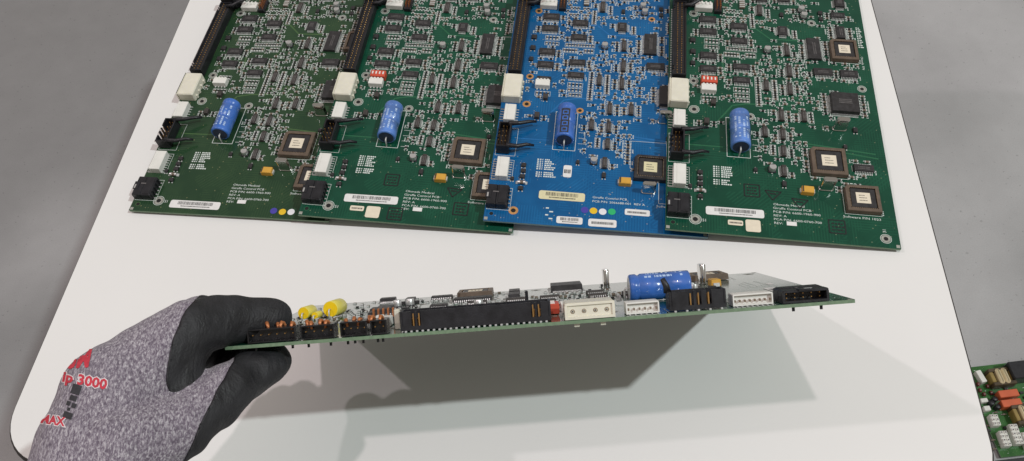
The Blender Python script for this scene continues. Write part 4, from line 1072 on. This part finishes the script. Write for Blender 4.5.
# print on the back of the glove: lettering laid on the cloth
tree = BVHTree.FromPolygons([v.co / S for v in gm.vertices], [tuple(p.vertices) for p in gm.polygons])
def lay(txt, u, v, size, rot, m, lift, bold=0.0, slant=0.0, squash=1.0, extra=None):
    """size in u; u, v: where the left end of the lettering lies"""
    c = at(u, v, 245); ca, sa = math.cos(rot), math.sin(rot)
    if extra is None: vs, fs = text_mesh(txt, 'LEFT', bold)
    else: vs, fs = extra
    b2 = bmesh.new(); bv = [b2.verts.new((x * squash + slant * y, y, 0)) for x, y in vs]
    for f in fs:
        try: b2.faces.new([bv[i] for i in f])
        except ValueError: pass
    bmesh.ops.triangulate(b2, faces=b2.faces[:])
    for _ in range(3):
        lo = [e for e in b2.edges if e.calc_length() > .22]
        if lo: bmesh.ops.subdivide_edges(b2, edges=lo, cuts=1); bmesh.ops.triangulate(b2, faces=b2.faces[:])
    dead = []
    for w_ in b2.verts:
        x, y = w_.co.x * size, w_.co.y * size
        p = c + CR * (x * ca - y * sa) + CU * (x * sa + y * ca)
        h = tree.ray_cast(CAM, (p - CAM).normalized())
        if h[0] is None: dead.append(w_)
        else: w_.co = (h[0] + h[1] * lift) * S
    if dead: bmesh.ops.delete(b2, geom=dead, context='VERTS')
    me = bpy.data.meshes.new('printed_lettering'); b2.to_mesh(me); b2.free(); me.materials.append(M[m])
    o = bpy.data.objects.new('printed_lettering', me); COL.objects.link(o); o.parent = glove; return o
lay('3M', 68, 368, 7.0, R(4), 'ink_red', .25, .05, .3, .72)
lay('Grip 3000', 46, 378, 4.3, R(-11), 'ink_white', .2, .10, 0, 1.05); lay('Grip 3000', 46, 378, 4.3, R(-11), 'ink_red', .3, .035, 0, 1.05)
rect = lambda x0, x1, y0, y1: [(x0, y0), (x1, y0), (x1, y1), (x0, y1)]
bars = []; fcs = []
for x0, x1, y0, y1 in ((0, .9, 1.6, 2.6), (.1, .8, .9, 1.45), (-.05, .35, .3, .75), (.5, .95, .2, .7), (.2, .5, -.2, .12), (.0, .9, -1.0, -.35)):
    k = len(bars); bars += rect(x0, x1, y0, y1); fcs.append((k, k + 1, k + 2, k + 3))
lay('', 66, 408, 3.0, R(-18), 'ink_dark', .25, extra=(bars, fcs))
lay('MAX', 41, 423, 3.7, R(-8), 'ink_white', .2, .11, 0, .9); lay('MAX', 41, 423, 3.7, R(-8), 'ink_red', .3, .03, 0, .9)

# ------------------------------------------------------------------ light: a row of three ceiling lamps, and the dim room
w = bpy.data.worlds.new('World'); sc.world = w; w.use_nodes = True
bg = w.node_tree.nodes['Background']; bg.inputs['Color'].default_value = (0.124, 0.113, 0.101, 1); bg.inputs['Strength'].default_value = 2.5
TGT = Vector((20, 180, 0))
def lamp(d, rad, size=105.0, hgt=4000.0):
    d = Vector(d); p = TGT + d * (hgt / d.z); l = bpy.data.lights.new('ceiling_lamp', 'AREA'); l.shape = 'DISK'; l.size = size * S
    dist = (p - TGT).length * S; cosz = d.normalized().z
    e = max(rad) * math.pi / .8; l.energy = e * math.pi * dist * dist / cosz
    l.color = [c / max(rad) for c in rad]
    o = bpy.data.objects.new('ceiling_lamp', l); COL.objects.link(o); o.location = p * S
    o.rotation_euler = (TGT - p).to_track_quat('-Z', 'Y').to_euler()
lamp((.71, -.22, 1), (.275, .305, .30)); lamp((-.09, -.05, 1), (.165, .142, .145)); lamp((-.76, .11, 1), (.085, .075, .078))

# ------------------------------------------------------------------ camera
cd = bpy.data.cameras.new('camera'); cam = bpy.data.objects.new('camera', cd); COL.objects.link(cam)
cd.sensor_width = 36; cd.lens = F * 36 / 1024; cd.clip_start = .01; cd.clip_end = 500
mw = Matrix((CR, CU, -CF)).transposed().to_4x4(); mw.translation = CAM * S; cam.matrix_world = mw
sc.camera = cam
sc.view_settings.view_transform = 'Standard'; sc.view_settings.look = 'None'; sc.view_settings.exposure = 0; sc.view_settings.gamma = 1
sc.render.resolution_x, sc.render.resolution_y = 1024, 461
sc.cycles.max_bounces = 6; sc.cycles.use_denoising = True
